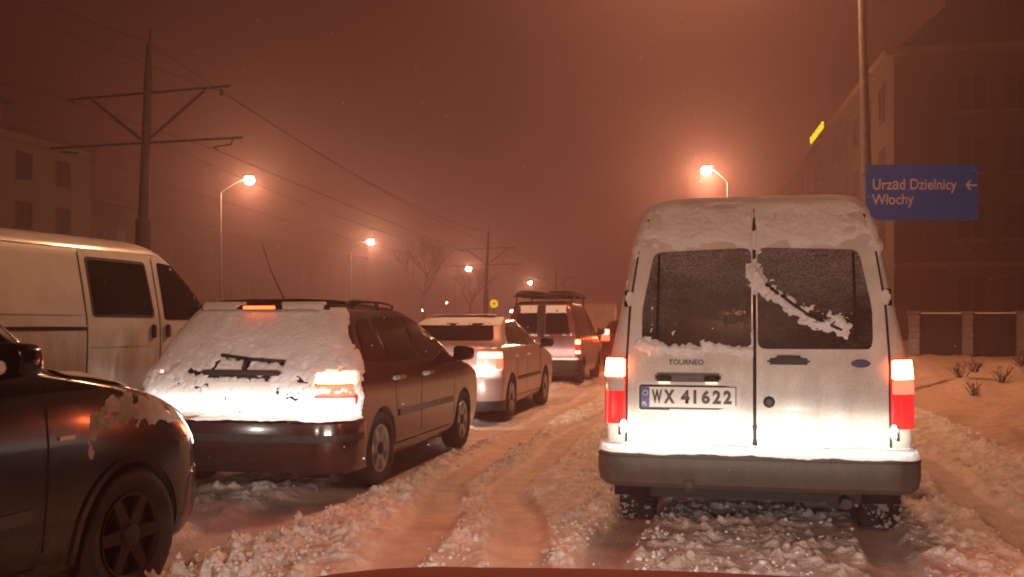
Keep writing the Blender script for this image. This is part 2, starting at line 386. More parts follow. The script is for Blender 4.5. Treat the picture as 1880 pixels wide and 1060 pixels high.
def rpoly(P, r=.03, n=4):
    out = []; N = len(P)
    for i in range(N):
        p = Vector(P[i]); a = Vector(P[i-1])-p; b = Vector(P[(i+1) % N])-p
        rr = min(r, a.length*.45, b.length*.45); p0 = p+a.normalized()*rr; p1 = p+b.normalized()*rr
        for k in range(n+1):
            t = k/n; q = p0*(1-t)**2+p*2*t*(1-t)+p1*t*t; out.append((q.x, q.y))
    return out
def rect(x0, z0, x1, z1): return [(x0, z0), (x1, z0), (x1, z1), (x0, z1)]
def inside(P, x, y):
    c = False; j = len(P)-1
    for i in range(len(P)):
        if (P[i][1] > y) != (P[j][1] > y) and x < (P[j][0]-P[i][0])*(y-P[i][1])/(P[j][1]-P[i][1])+P[i][0]: c = not c
        j = i
    return c
def patch(name, mf, poly, m, parent, off=.004, skirt=.014, step=.07, smooth=True):
    """a panel lying on a shell: polygon in the shell's own two coordinates, proud by off, with edges"""
    pts = []; N = len(poly)
    for i in range(N):
        a = Vector(poly[i]); b = Vector(poly[(i+1) % N]); k = max(1, int((b-a).length/step))
        for j in range(k): pts.append(a.lerp(b, j/k))
    nb = len(pts); xs = [p[0] for p in poly]; ys = [p[1] for p in poly]
    x = min(xs)+step*.5
    while x < max(xs):
        y = min(ys)+step*.5
        while y < max(ys):
            if inside(poly, x, y) and min((Vector((x, y))-p).length for p in pts[:nb]) > step*.4: pts.append(Vector((x, y)))
            y += step
        x += step
    v2, _, fs, *_ = delaunay_2d_cdt(pts, [(i, (i+1) % nb) for i in range(nb)], [], 1, 1e-5)
    U = np.array([(p.x, p.y) for p in v2]); T = mf(U[:, 0], U[:, 1], off)
    cnt = {}
    for f in fs:
        for i in range(len(f)):
            e = (f[i], f[(i+1) % len(f)]); cnt.setdefault(tuple(sorted(e)), []).append(e)
    V = [tuple(p) for p in T]; F = [tuple(f) for f in fs]
    if skirt:
        S = mf(U[:, 0], U[:, 1], off-skirt); idx = {}
        for k, es in cnt.items():
            if len(es) == 1:
                a, b = es[0]
                for q in (a, b):
                    if q not in idx: idx[q] = len(V); V.append(tuple(S[q]))
                F.append((b, a, idx[a], idx[b]))
    return mesh(name, V, F, m, parent, smooth, 40)
def strip(name, mf, pts, wd, m, parent, off=.003, skirt=.01, step=.1):
    """a narrow band along a line on a shell"""
    P = []
    for i in range(len(pts)-1):
        a = Vector(pts[i]); b = Vector(pts[i+1]); k = max(1, int((b-a).length/step))
        for j in range(k): P.append(a.lerp(b, j/k))
    P.append(Vector(pts[-1])); L = []; Rr = []
    for i, p in enumerate(P):
        d = (P[min(i+1, len(P)-1)]-P[max(i-1, 0)]).normalized(); nn = Vector((-d.y, d.x))*wd/2; L.append(p+nn); Rr.append(p-nn)
    rows = []
    for A, o in ((L, off-skirt), (L, off), (Rr, off), (Rr, off-skirt)):
        U = np.array([(q.x, q.y) for q in A]); rows.append(mf(U[:, 0], U[:, 1], o))
    n = len(P); V = [tuple(q) for r in rows for q in r]; F = []
    for j in range(3):
        for i in range(n-1): F.append((j*n+i, j*n+i+1, (j+1)*n+i+1, (j+1)*n+i))
    return mesh(name, V, F, m, parent, True, 40)
def sweep(name, body, prof, s0, s1, m, parent, zref, n=60, taper=.05):
    """a bumper: section (out, z) carried round the outline at height zref"""
    ss = np.linspace(s0, s1, n); V = []; k = len(prof)
    for s in ss:
        e = min(1, (min(s-s0, s1-s))/taper) if taper else 1
        for (o, z) in prof:
            p = body.per(np.array([s]), np.array([zref]), np.array([o*e if o > 0 else o]))[0]; V.append((p[0], p[1], z))
    F = []
    for i in range(n-1):
        for j in range(k):
            a = i*k+j; b = i*k+(j+1) % k; F.append((a, a+k, b+k, b))
    F.append(tuple(range(k))); F.append(tuple(range((n-1)*k+k-1, (n-1)*k-1, -1)))
    return mesh(name, V, F, m, parent, True, 35)
def snowsheet(name, mf, u0, u1, v0, v1, step, thick, parent, m='snow', base=-.004):
    """snow lying on a shell; thick(u, v) in metres, bare where it is below zero"""
    us = np.arange(u0, u1+step*.5, step); vv = np.arange(v0, v1+step*.5, step)
    U, W = np.meshgrid(us, vv, indexing='ij'); T = thick(U, W); P = mf(U, W, np.maximum(T, base))
    nu, nv = U.shape; ok = T > 0; idx = np.arange(nu*nv).reshape(nu, nv); F = []
    cellk = ok[:-1, :-1] | ok[1:, :-1] | ok[:-1, 1:] | ok[1:, 1:]
    I, J = np.nonzero(cellk)
    F = np.stack([idx[I, J], idx[I+1, J], idx[I+1, J+1], idx[I, J+1]], 1)
    used = np.unique(F); rm = -np.ones(nu*nv, int); rm[used] = np.arange(len(used))
    V = P.reshape(-1, 3)[used]; F = rm[F]
    return mesh(name, V, F, m, parent, True)
def caps(C, hmul=.5):
    """thickness from round-ended strokes (x0, z0, x1, z1, radius)"""
    def f(x, z):
        t = np.full(np.shape(x), -1.0)
        for (a, b, c, d, r) in C:
            dx, dz = c-a, d-b; L = dx*dx+dz*dz+1e-9
            q = np.clip(((x-a)*dx+(z-b)*dz)/L, 0, 1); dd = np.hypot(x-a-q*dx, z-b-q*dz)
            t = np.maximum(t, (r-dd)*hmul)
        return t
    return f
def text(name, s, size, m, parent, mf, bold=.0, align='LEFT', sx=1, ext=.002):
    """lettering as flat mesh, mapped to place by mf(x, y) -> point"""
    c = bpy.data.curves.new(name, 'FONT'); c.body = s; c.size = size; c.offset = bold; c.align_x = align; c.resolution_u = 3
    o = bpy.data.objects.new(name, c); COL.objects.link(o)
    dg = bpy.context.evaluated_depsgraph_get(); me = bpy.data.meshes.new_from_object(o.evaluated_get(dg))
    bpy.data.objects.remove(o); bpy.data.curves.remove(c)
    for v in me.vertices:
        v.co = Vector(mf(v.co.x*sx, v.co.y))
    me.materials.clear(); me.name = name
    return link(name, me, m, parent)
def fit(o, x0, x1, z0, z1):
    c = [v.co for v in o.data.vertices]; a0, a1 = min(v.x for v in c), max(v.x for v in c); b0, b1 = min(v.z for v in c), max(v.z for v in c)
    for v in c: v.x = x0+(v.x-a0)/(a1-a0)*(x1-x0); v.z = z0+(v.z-b0)/(b1-b0)*(z1-z0)
    return o
def wheel(parent, x, y, r=.31, wd=.19, sgn=1, style='spoke', rimmat='alloy', tread=False, z=None, hub=.64):
    e = empty('wheel', (x, y, r if z is None else z), 0, parent); h = wd/2
    b = B(); b.lathe([(-h*.75, r*hub), (-h, r*.80), (-h*.94, r*.93), (-h*.72, r*.99), (-h*.3, r), (h*.3, r), (h*.72, r*.99), (h*.94, r*.93), (h, r*.80), (h*.75, r*hub), (-h*.75, r*hub)], 'x', seg=36)
    if tread:
        for k in range(44):
            a = 2*math.pi*k/44
            for j in range(4):
                aa = a+(.07 if j % 2 else 0); xx = -h*.86+j*h*.57; q = len(b.V)
                for dr in (.985, 1.02):
                    for (da, dx) in ((-.045, 0), (.045, 0), (.045, h*.42), (-.045, h*.42)):
                        b.V.append((xx+dx, r*dr*math.cos(aa+da), r*dr*math.sin(aa+da)))
                b.F += [tuple(q+i for i in f) for f in ((4, 5, 6, 7), (0, 1, 5, 4), (1, 2, 6, 5), (2, 3, 7, 6), (3, 0, 4, 7))]
    b.build('tyre', 'rubber', e, True, 50)
    rr = r*hub; c = B(); o = sgn*h
    c.lathe([(-sgn*h*.6, rr*.98), (o*.75, rr*1.02), (o*.86, rr*.99), (o*.74, rr*.90), (o*.3, rr*.86), (o*.1, rr*.5), (o*.1, .001)], 'x', seg=36)
    if style == 'spoke':
        for k in range(6):
            a = 2*math.pi*k/6; ca, sa = math.cos(a), math.sin(a)
            for (r0, r1, w0, w1) in ((.03, rr*.93, .034, .026),):
                q = len(c.V)
                for xx in (o*.25, o*.80):
                    for (rad, ww) in ((r0, -w0), (r0, w0), (r1, w1), (r1, -w1)): c.V.append((xx if rad > .1 else xx*.92, rad*ca-ww*sa, rad*sa+ww*ca))
                c.F += [tuple(q+i for i in f) for f in ((4, 5, 6, 7), (0, 1, 5, 4), (1, 2, 6, 5), (2, 3, 7, 6), (3, 0, 4, 7))]
    else:
        c.lathe([(o*.55, rr*.86), (o*.82, rr*.62), (o*.9, rr*.3), (o*.86, .001)], 'x', seg=36)
    c.build('rim', rimmat, e, True, 40)
    k = B(); k.lathe([(o*.5, .055), (o*.9, .05), (o*.96, .03), (o*.97, .001)], 'x', seg=16); k.build('hub_cap', 'steel_dark', e, True, 40)
    return e
def mirror_part(parent, x, y, z, sgn, m, glass='glass', k=1):
    b = B(); nu, nv = 20, 12; pw = lambda c: math.copysign(abs(c)**.55, c)
    for j in range(nv+1):
        ph = -math.pi/2+math.pi*j/nv
        for i in range(nu):
            t = 2*math.pi*i/nu; cx = pw(math.cos(ph))*pw(math.cos(t)); cy = pw(math.cos(ph))*pw(math.sin(t)); cz = pw(math.sin(ph))
            yy = cy*.075 if cy < 0 else cy*.10*(1-.35*abs(cx))
            b.V.append((x+cx*.105*k, y+yy*k, z+cz*.075*k*(1-.10*cx*sgn)))
    for j in range(nv):
        for i in range(nu): b.F.append((j*nu+i, j*nu+(i+1) % nu, (j+1)*nu+(i+1) % nu, (j+1)*nu+i))
    b.tube([(x-sgn*.06, y+.03, z-.05*k), (x-sgn*.15, y+.04, z-.075*k), (x-sgn*.24, y+.04, z-.08*k)], [.03, .026, .035], 8)
    o = b.build('door_mirror', m, parent, True, 60)
    g = B(); P = [(x+.085*k*pw(math.cos(t)), y-.0765*k, z+.058*k*pw(math.sin(t))) for t in np.linspace(0, 2*math.pi, 24, endpoint=False)]
    g.quad(P); g.build('mirror_glass', glass, o)
    return o

def lumps(name, P, Rr, m, label, cat, seed):
    t = (1+5**.5)/2; iv = np.array([(-1, t, 0), (1, t, 0), (-1, -t, 0), (1, -t, 0), (0, -1, t), (0, 1, t), (0, -1, -t), (0, 1, -t), (t, 0, -1), (t, 0, 1), (-t, 0, -1), (-t, 0, 1)])/math.hypot(1, t)
    fi = np.array([(0, 11, 5), (0, 5, 1), (0, 1, 7), (0, 7, 10), (0, 10, 11), (1, 5, 9), (5, 11, 4), (11, 10, 2), (10, 7, 6), (7, 1, 8), (3, 9, 4), (3, 4, 2), (3, 2, 6), (3, 6, 8), (3, 8, 9), (4, 9, 5), (2, 4, 11), (6, 2, 10), (8, 6, 7), (9, 8, 1)])
    rg = np.random.default_rng(seed); n = len(P)
    V = iv[None]*(Rr[:, None, None])*rg.uniform(.6, 1.25, (n, 12, 1))*rg.uniform(.7, 1.3, (n, 1, 3))+P[:, None, :]
    F = (fi[None]+(np.arange(n)*12)[:, None, None]).reshape(-1, 3)
    me = bpy.data.meshes.new(name); V = V.reshape(-1, 3); me.vertices.add(len(V)); me.vertices.foreach_set('co', V.astype(np.float32).ravel())
    me.loops.add(F.size); me.loops.foreach_set('vertex_index', F.astype(np.int32).ravel()); me.polygons.add(len(F)); me.polygons.foreach_set('loop_start', np.arange(0, F.size, 3, dtype=np.int32)); me.update(calc_edges=True)
    return tag(link(name, me, m), label, cat, kind='stuff')

# ------------------------------------------------------------------ ground
def heightmesh(name, xs, ys, hf, pf, m, loc=(0, 0, 0)):
    X, Y = np.meshgrid(xs, ys, indexing='ij'); Z = hf(X, Y); nx, ny = X.shape
    V = np.stack([X, Y, Z], -1).reshape(-1, 3); idx = np.arange(nx*ny).reshape(nx, ny)
    F = np.stack([idx[:-1, :-1], idx[1:, :-1], idx[1:, 1:], idx[:-1, 1:]], -1).reshape(-1, 4)
    me = bpy.data.meshes.new(name); me.vertices.add(len(V)); me.vertices.foreach_set('co', V.astype(np.float32).ravel())
    me.loops.add(F.size); me.loops.foreach_set('vertex_index', F.astype(np.int32).ravel())
    me.polygons.add(len(F)); me.polygons.foreach_set('loop_start', np.arange(0, F.size, 4, dtype=np.int32))
    me.polygons.foreach_set('use_smooth', np.ones(len(F), bool)); me.update(calc_edges=True)
    at = me.attributes.new('packed', 'FLOAT', 'POINT'); at.data.foreach_set('value', pf(X, Y).astype(np.float32).ravel())
    return tag(link(name, me, m), kind='structure')
RUTS = [  # (Y, X) course of each wheel track pressed into the snow, half width
    ([(-5, -1.3), (4.5, -1.72), (5.5, -1.86), (7.7, -2.22), (12, -2.45), (40, -2.6), (220, -3)], .17),
    ([(-5, -.9), (5, -1.15), (6.4, -1.30), (7.5, -1.72), (9.6, -1.82), (14, -1.75), (40, -1.8), (220, -2)], .15),
    ([(-5, -2.8), (4, -3.05), (6, -3.05), (9, -2.95), (40, -3.0), (220, -3.2)], .30),
    ([(-5, -4.3), (5, -4.35), (12, -4.5), (220, -4.6)], .28),
    ([(-5, -.66), (5.5, -.62), (12, -.62), (220, -.8)], .13),
    ([(-5, .92), (5.5, .90), (12, .88), (220, .7)], .13),
    ([(-5, 1.55), (4, 1.62), (7, 1.85), (12, 1.72), (220, 1.6)], .16),
]
def rutmask(X, Y):
    m = np.zeros_like(X)
    for pts, hw in RUTS:
        c = np.interp(Y, [p[0] for p in pts], [p[1] for p in pts])+.05*np.sin(Y*1.3+c0(pts))+.10*(fbm(Y*.9+pts[0][1]*3, X*0+1, 3, 5)-.5)
        d = np.abs(X-c)/(hw*(.75+.5*fbm(Y*.5, X*0+pts[0][1], 2, 9)))
        m = np.maximum(m, np.clip(1.55-d, 0, 1))
    return m*m*(3-2*m)
def c0(p): return p[0][1]*5
def clods(X, Y):
    n = fbm(X*7, Y*5.5, 3, 3); n2 = fbm(X*19, Y*15, 3, 31)
    return np.clip(n-.40, 0, 1)*.15+np.clip(n2-.46, 0, 1)**1.2*.30*np.clip((n-.30)*3, 0, 1)
def road_h(X, Y):
    rm = rutmask(X, Y)
    berm = .5+.5*np.exp(-((X+2.55+.05*(Y-5))/.35)**2)
    h = .012+clods(X, Y)*(1-.93*rm)*berm - .042*rm+.020*np.clip(1-np.abs(rm-.35)/.35, 0, 1)+.014*(fbm(X*1.2, Y*.7, 3, 12)-.5)
    h = h*np.clip(1.15-np.maximum(Y-14, 0)/80, .3, 1)
    edge = np.clip((X-1.75)/.7, 0, 1); up = np.clip((-4.75-X)/.8, 0, 1)*np.clip((24-Y)/9, 0, 1)
    return h+edge**2*.10+up*up*(3-2*up)*.22
def packed(X, Y):
    rm = rutmask(X, Y); smear = np.clip((fbm(X*.9+3, Y*.55, 3, 77)-.40)*3.0, 0, 1)
    left = np.clip((-2.75-X)/.35, 0, 1)*.6
    c = np.clip(clods(X, Y)/.045, 0, 1)
    return np.clip(np.maximum(rm*(.8+.2*smear), left*smear)+.75*(1-c)**1.5, 0, 1)
ysr = np.concatenate([np.arange(-6, 3.4, .12), np.arange(3.4, 9.5, .018), np.arange(9.5, 16, .03), np.geomspace(16, 220, 130)])
xsr = np.concatenate([np.arange(-16, -6.2, .12), np.arange(-6.2, 2.62, .018)])
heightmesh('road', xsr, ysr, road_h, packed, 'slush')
def bank_h(X, Y):
    t = np.clip((X-2.25)/1.5, 0, 1); rise = t*t*(3-2*t)
    lump = fbm(X*1.1, Y*.8, 4, 41)-.5; fine = fbm(X*6, Y*5, 4, 44)-.5
    tr = np.exp(-((X-2.75-.14*(Y-6)+.02*(Y-6)**2)/.12)**2)+np.exp(-((X-3.15-.2*(Y-6)+.02*(Y-6)**2)/.14)**2)
    tr = tr*np.clip((8.2-Y)/1.5, 0, 1)
    far = np.clip((Y-9)/14, 0, 1)
    return .085+rise*(.13+.32*far)+lump*.24*(.3+rise)+fine*.065-.05*tr+.02*(fbm(X*14, Y*12, 3, 90)-.5)-.16*np.clip((2.45-X)/.35, 0, 1)
xb = np.concatenate([np.arange(2.05, 6, .03), np.geomspace(6, 60, 40)])
yb = np.concatenate([np.arange(-6, 4, .15), np.arange(4, 14, .035), np.geomspace(14, 220, 110)])
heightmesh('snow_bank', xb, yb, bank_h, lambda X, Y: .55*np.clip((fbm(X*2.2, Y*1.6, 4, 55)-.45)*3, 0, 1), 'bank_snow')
gx = np.concatenate([-np.geomspace(340, 8, 40), np.geomspace(8, 340, 40)]); gy = np.concatenate([-np.geomspace(60, 5, 12), np.geomspace(5, 520, 60)])
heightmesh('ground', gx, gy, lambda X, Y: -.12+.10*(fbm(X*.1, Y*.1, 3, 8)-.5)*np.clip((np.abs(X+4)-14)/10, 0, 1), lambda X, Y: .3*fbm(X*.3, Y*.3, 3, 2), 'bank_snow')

# ------------------------------------------------------------------ dipped headlamp beams: brightest just under the cut-off
BEAM = [(-.26, .10), (-.18, .10), (-.11, .06), (-.06, .06), (-.03, .16), (-.008, 1.0), (.020, 1.0), (.036, .30), (.06, .12), (.12, .072), (.22, .048)]
def dipped_beam(parent, loc, power, yaw=0, cone=94):
    L = bpy.data.lights.new('dipped_beam', 'SPOT'); L.energy = power; L.color = (1, .90, .78); L.spot_size = R(cone); L.spot_blend = .14; L.shadow_soft_size = .06; L.use_nodes = True
    t = L.node_tree; e = t.nodes['Emission']; g = t.nodes.new('ShaderNodeNewGeometry'); s = t.nodes.new('ShaderNodeSeparateXYZ'); t.links.new(g.outputs['Incoming'], s.inputs[0])
    r = t.nodes.new('ShaderNodeValToRGB'); mr = t.nodes.new('ShaderNodeMapRange'); mr.inputs[1].default_value = -.4; mr.inputs[2].default_value = .4
    t.links.new(s.outputs[2], mr.inputs[0]); t.links.new(mr.outputs[0], r.inputs[0])
    cr = r.color_ramp; cr.interpolation = 'EASE'; cr.elements[0].position = 0; cr.elements[0].color = (.04,)*3+(1,); cr.elements[1].position = 1; cr.elements[1].color = (.004,)*3+(1,)
    for p_, v in BEAM:
        q = cr.elements.new((p_+.4)/.8); q.color = (v, v, v, 1)
    t.links.new(r.outputs[0], e.inputs['Strength'])
    lo = bpy.data.objects.new('dipped_beam', L); COL.objects.link(lo); lo.parent = parent; lo.location = loc; lo.rotation_euler = (R(90), 0, 0)

# ------------------------------------------------------------------ white delivery van ahead
def build_white_van():
    root = empty('delivery_van', (.15, 5.9, -.01), 0)
    tag(root, 'snow dusted white delivery van with frosted rear doors and licence plate WX 41622', 'van')
    bd = Body([(.365, .85, .12, 4.2, .12, .3), (.42, .865, .08, 4.24, .12, .3), (.58, .885, .055, 4.28, .11, .3), (.68, .89, .062, 4.27, .10, .3), (.72, .89, .082, 4.25, .10, .3),
               (.90, .888, .092, 4.15, .10, .32), (1.02, .882, .10, 3.7, .10, .3), (1.12, .868, .11, 3.35, .09, .28), (1.30, .830, .135, 3.08, .085, .26), (1.5, .790, .17, 2.85, .08, .24),
               (1.75, .742, .22, 2.55, .08, .22), (1.90, .708, .255, 2.38, .08, .2), (2.00, .675, .285, 2.22, .09, .2), (2.065, .635, .32, 2.05, .11, .2), (2.105, .57, .40, 1.9, .14, .2), (2.12, .47, .54, 1.7, .15, .2)], bulge=.03)
    bd.mesh('body', 'van_white', root, arches=(.86, 3.45), arch_r=.37, arch_z=.32)
    rear = bd.rear
    # doors as proud panels, each with its window, frame and fittings
    gapx = .010
    dl = patch('rear_door', rear, rpoly([(-gapx, .60), (-gapx, 2.05), (-.605, 2.05), (-.682, 1.80), (-.735, 1.42), (-.752, 1.12), (-.752, .60)], .04), 'van_white', root, .012, .03, .06)
    dr = patch('rear_door', rear, rpoly([(gapx, .60), (.752, .60), (.752, 1.12), (.735, 1.42), (.682, 1.80), (.605, 2.05), (gapx, 2.05)], .04), 'van_white', root, .012, .03, .06)
    strip('door_gap', rear, [(0, .575), (0, 2.06)], .028, 'gap', root, .006, .01)
    for sg, d in ((-1, dl), (1, dr)):
        wp = [(sg*.018, 1.165), (sg*.655, 1.165), (sg*.668, 1.22), (sg*.668, 1.40), (sg*.60, 1.755), (sg*.018, 1.775)]
        wf = patch('window_surround', rear, rpoly(wp, .05), 'frosted_glass', d, .019, .02, .05)
        gp = [(sg*.05, 1.20), (sg*.555, 1.20), (sg*.57, 1.26), (sg*.555, 1.735), (sg*.05, 1.75)]
        patch('window_pane', rear, rpoly(gp, .03), 'frosted_glass', d, .025, .012, .05)
        strip('window_seal', rear, [(sg*.575, 1.24), (sg*.568, 1.74)], .014, 'gap', d, .028, .012)
        strip('crease', rear, [(sg*.02, .712), (sg*.70, .712)], .012, 'van_white', d, .018, .01)
        for z in (.69, 1.47):
            h = B(); x = sg*(.775 if z < 1 else .745); y = float(rear(np.array([x]), np.array([z]))[0][1])
            h.box(x-.018, y-.03, z-.045, x+.018, y+.02, z+.045, .008); h.box(x-.03, y-.014, z-.02, x+.03, y+.015, z+.02, .004); h.build('hinge', 'van_white', d, True, 40)
            strip('hinge_gap', rear, [(x+sg*.022, z-.05), (x+sg*.022, z+.05)], .012, 'gap', d, .02, .02)
        strip('door_gap', rear, [(sg*.760, .60), (sg*.760, 1.12), (sg*.744, 1.42), (sg*.692, 1.80), (sg*.612, 2.06)], .013, 'gap', d, .004, .008, .05)
        # tail lamp: lit brake segment on top, clear, red
        a0, a1 = sg*.772, sg*.912
        q = lambda z0, z1, i=0: rpoly([(a0, z0), (a1, z0), (a1-sg*.0, z1), (a0, z1)], .012)
        t = patch('tail_lamp', rear, rpoly([(sg*.764, .705), (sg*.935, .705), (sg*.925, 1.115), (sg*.764, 1.115)], .02), 'red_lens', root, .014, .03, .04)
        patch('brake_light', rear, q(.992, 1.102), 'brake_lit', t, .022, .012, .04)
        patch('indicator_lens', rear, q(.905, .985), 'clear_lens' if sg < 0 else 'tail_lit', t, .021, .012, .04)
        for i in range(3):
            b0 = a0+(a1-a0)*i/3+sg*.002; b1 = a0+(a1-a0)*(i+1)/3-sg*.002
            patch('reflector_lens', rear, rpoly([(b0, .718), (b1, .718), (b1, .898), (b0, .898)], .008), 'red_lens', t, .021, .012, .04)
    # plate recess, plate, lamps
    rc = patch('plate_recess', rear, rpoly([(-.712, .765), (-.07, .765), (-.058, .80), (-.058, .955), (-.185, .962), (-.20, 1.025), (-.575, 1.025), (-.592, .962), (-.722, .955), (-.722, .80)], .03), 'van_white', dl, .018, .03, .05)
    patch('recess_panel', rear, rpoly(rect(-.695, .782, -.082, .965), .03), 'far_white', dl, .021, .01, .06)
    lb = B(); yy = float(rear(np.array([-.39]), np.array([.99]))[0][1]); lb.box(-.585, yy-.045, .965, -.195, yy, 1.018, .012); g = lb.build('plate_lamp_bar', 'grey_plastic', dl, True, 40)
    for x in (-.53, -.25):
        l = B(); l.box(x-.045, yy-.05, .972, x+.045, yy-.043, 1.006, .006); l.build('number_lamp', 'black_plastic', g, True)
        l = B(); l.box(x-.035, yy-.043, .956, x+.035, yy-.02, .9645); l.build('lit_lens', 'plate_lamp', g)
    yp = yy-.034
    pl = B(); pl.box(-.68, yp, .795, -.10, yp+.012, .945, .006); p = pl.build('licence_plate', 'black_plastic', root, True, 40)
    pl = B(); pl.box(-.668, yp-.003, .812, -.112, yp, .934, .0014); pl.build('plate_face', 'plate_white', p)
    pl = B(); pl.box(-.667, yp-.005, .813, -.618, yp-.0032, .933); pl.build('country_band', 'plate_blue', p)
    text('country_code', 'PL', .035, 'sign_white', p, lambda x, y: (-.661+x, yp-.0056, .822+y), sx=.8)
    for k in range(12):
        a = k*math.pi/6; st = B(); cx, cz = -.6425+.014*math.cos(a), .897+.014*math.sin(a)
        st.quad([(cx-.003, yp-.0056, cz), (cx, yp-.0056, cz-.003), (cx+.003, yp-.0056, cz), (cx, yp-.0056, cz+.003)]); st.build('star', 'sign_white', p)
    for ch, f0, f1 in zip('WX41622', (.115, .242, .425, .560, .645, .762, .876), (.228, .362, .520, .592, .735, .850, .962)):
        fit(text('plate_character', ch, .12, 'ink', p, lambda u, v: (u, yp-.0055, v), bold=.0062), -.668+.556*f0, -.668+.556*f1, .835, .918)
    # handle, lock, badges
    yh = float(rear(np.array([.19]), np.array([1.09]))[0][1])
    h = B(); h.box(.072, yh-.03, 1.072, .315, yh, 1.112, .014); h.box(.115, yh-.045, 1.09, .272, yh-.02, 1.128, .012); h.build('door_handle', 'black_plastic', dr, True, 40)
    l = B(); l.lathe([(.02, .034), (-.020, .034), (-.026, .026), (-.022, .014), (-.022, .001)], 'y', (.082, yh-.012, .852), 20); l.build('lock', 'ink', dr, True, 40)
    ov = [(.598+.054*math.cos(t), 1.083+.024*math.sin(t)) for t in np.linspace(0, 2*math.pi, 25)[:-1]]
    e = patch('oval_badge', rear, ov, 'chrome', dr, .022, .012, .03)
    patch('badge_face', rear, [(.598+.046*math.cos(t), 1.083+.018*math.sin(t)) for t in np.linspace(0, 2*math.pi, 25)[:-1]], 'plate_blue', e, .024, .004, .03)
    text('badge_script', 'Ford', .034, 'chrome', e, lambda x, y: tuple(rear(np.array([.566+x*.9]), np.array([1.073+y]), .0265)[0]), sx=.95)
    text('model_badge', 'TOURNEO', .044, 'steel_dark', dl, lambda x, y: tuple(rear(np.array([-.505+x]), np.array([1.068+y]), .0165)[0]), bold=.001, sx=.98)
    # bumper with step, tow eye, underside, exhaust
    bp = sweep('rear_bumper', bd, [(-.06, .335), (.025, .332), (.055, .36), (.066, .42), (.066, .49), (.058, .525), (.04, .55), (-.06, .565)], -1.62, 1.62, 'grey_plastic', root, .5, 90, .1)
    sweep('bumper_groove', bd, [(.02, .513), (.0685, .513), (.0685, .5185), (.02, .5185)], -1.55, 1.55, 'black_plastic', bp, .5, 90, .05)
    t = B(); t.box(-.42, .0, .315, -.34, .06, .40, .01); t.build('tow_eye', 'grey_plastic', bp, True)
    u = B(); u.box(-.62, .25, .24, .62, 4.0, .34); u.build('underbody', 'black_plastic', root)
    x = B(); x.tube([(.52, .10, .26), (.52, .5, .26), (.50, .9, .27)], .032, 12); x.tube([(.50, .45, .255), (.50, .95, .255)], .085, 14); x.build('exhaust', 'steel_dark', root, True, 40)
    x = B(); x.tube([(-.6, .86, .31), (.6, .86, .31)], .045, 10); x.build('rear_axle', 'steel_dark', root, True)
    for sg in (-1, 1):
        for y in (.86, 3.45): wheel(root, sg*.765, y, .32, .20, sg, 'disc', 'steel_dark', tread=True)
        m_ = B(); m_.box(sg*.77-.11, .50, .20, sg*.77+.11, .515, .40, .004); m_.build('mud_flap', 'rubber', root)
        sd = bd.side(sg)
        patch('side_window', sd, rpoly([(2.02, 1.14), (2.95, 1.14), (2.62, 1.62), (2.02, 1.66)], .05), 'glass', root, .005)
        strip('side_moulding', sd, [(.5, .62), (4.0, .62)], .10, 'grey_plastic', root, .012, .03)
        strip('door_seam', sd, [(1.98, .45), (1.98, 1.7)], .010, 'gap', root, .003)
        mirror_part(root, sg*1.0, 2.95, 1.2, sg, 'black_plastic')
    patch('windscreen', bd.front, rpoly([(-.72, 1.16), (.72, 1.16), (.58, 1.82), (-.58, 1.82)], .06), 'glass', root, .006)
    for sg in (-1, 1): patch('headlight', bd.front, rpoly(rect(min(sg*.5, sg*.8), .72, max(sg*.5, sg*.8), .92), .04), 'clear_lens', root, .01)
    # snow
    n = lambda x, z, s, k: fbm(x*s, z*s, 4, k)
    top = snowsheet('roof_edge_snow', rear, -.98, .98, 1.60, 2.115, .010, lambda x, z: np.minimum(.022-.012*np.clip((np.abs(x)-.5)/.15, 0, 1), .010+(z-1.785+.05*np.exp(-(x/.12)**2))*.22)+.04*(n(x, z*1.6, 7, 4)-.5)+.012*(n(x, z, 30, 8)-.5)-.03*np.exp(-((x-.0)/.012)**2)*np.where(z < 2.03, 1, .4)-.03*np.clip(.05-np.abs(x-.555), 0, .05)*18*np.exp(-((z-1.885)/.012)**2)-.03*np.exp(-((x+.17)/.07)**2-((z-2.045)/.009)**2), root, base=-.006)
    snowsheet('wiper_snow', rear, -.05, .62, 1.15, 1.68, .008, lambda x, z: caps([(-.02, 1.64, .05, 1.56, .05), (.02, 1.585, .16, 1.45, .028), (.10, 1.50, .24, 1.385, .042), (.20, 1.41, .32, 1.335, .034), (.26, 1.33, .40, 1.31, .030), (.36, 1.315, .50, 1.30, .034), (.48, 1.335, .515, 1.27, .042), (.3, 1.42, .42, 1.355, .010), (.42, 1.36, .53, 1.35, .012)], .6)(x, z)+.052*(n(x, z, 40, 6)-.52)+.020*(n(x, z, 12, 7)-.5)+.024, dr)
    w_ = B(); w_.tube([tuple(rear(np.array([.50]), np.array([1.275]), .035)[0]), tuple(rear(np.array([.30]), np.array([1.37]), .04)[0]), tuple(rear(np.array([.03]), np.array([1.575]), .035)[0])], .009, 8); w_.build('wiper', 'black_plastic', dr, True)
    snowsheet('ledge_snow', rear, -.72, -.005, 1.05, 1.42, .008, lambda x, z: caps([(-.66, 1.19, -.55, 1.165, .045), (-.56, 1.165, -.40, 1.16, .028), (-.42, 1.165, -.33, 1.15, .034), (-.30, 1.195, -.26, 1.175, .028), (-.26, 1.17, -.02, 1.155, .024), (-.48, 1.25, -.465, 1.31, .012), (-.61, 1.27, -.60, 1.45, .005), (-.02, 1.165, -.01, 1.25, .012)], .8)(x, z)+.045*(n(x, z, 34, 16)-.5)+.017, dl)
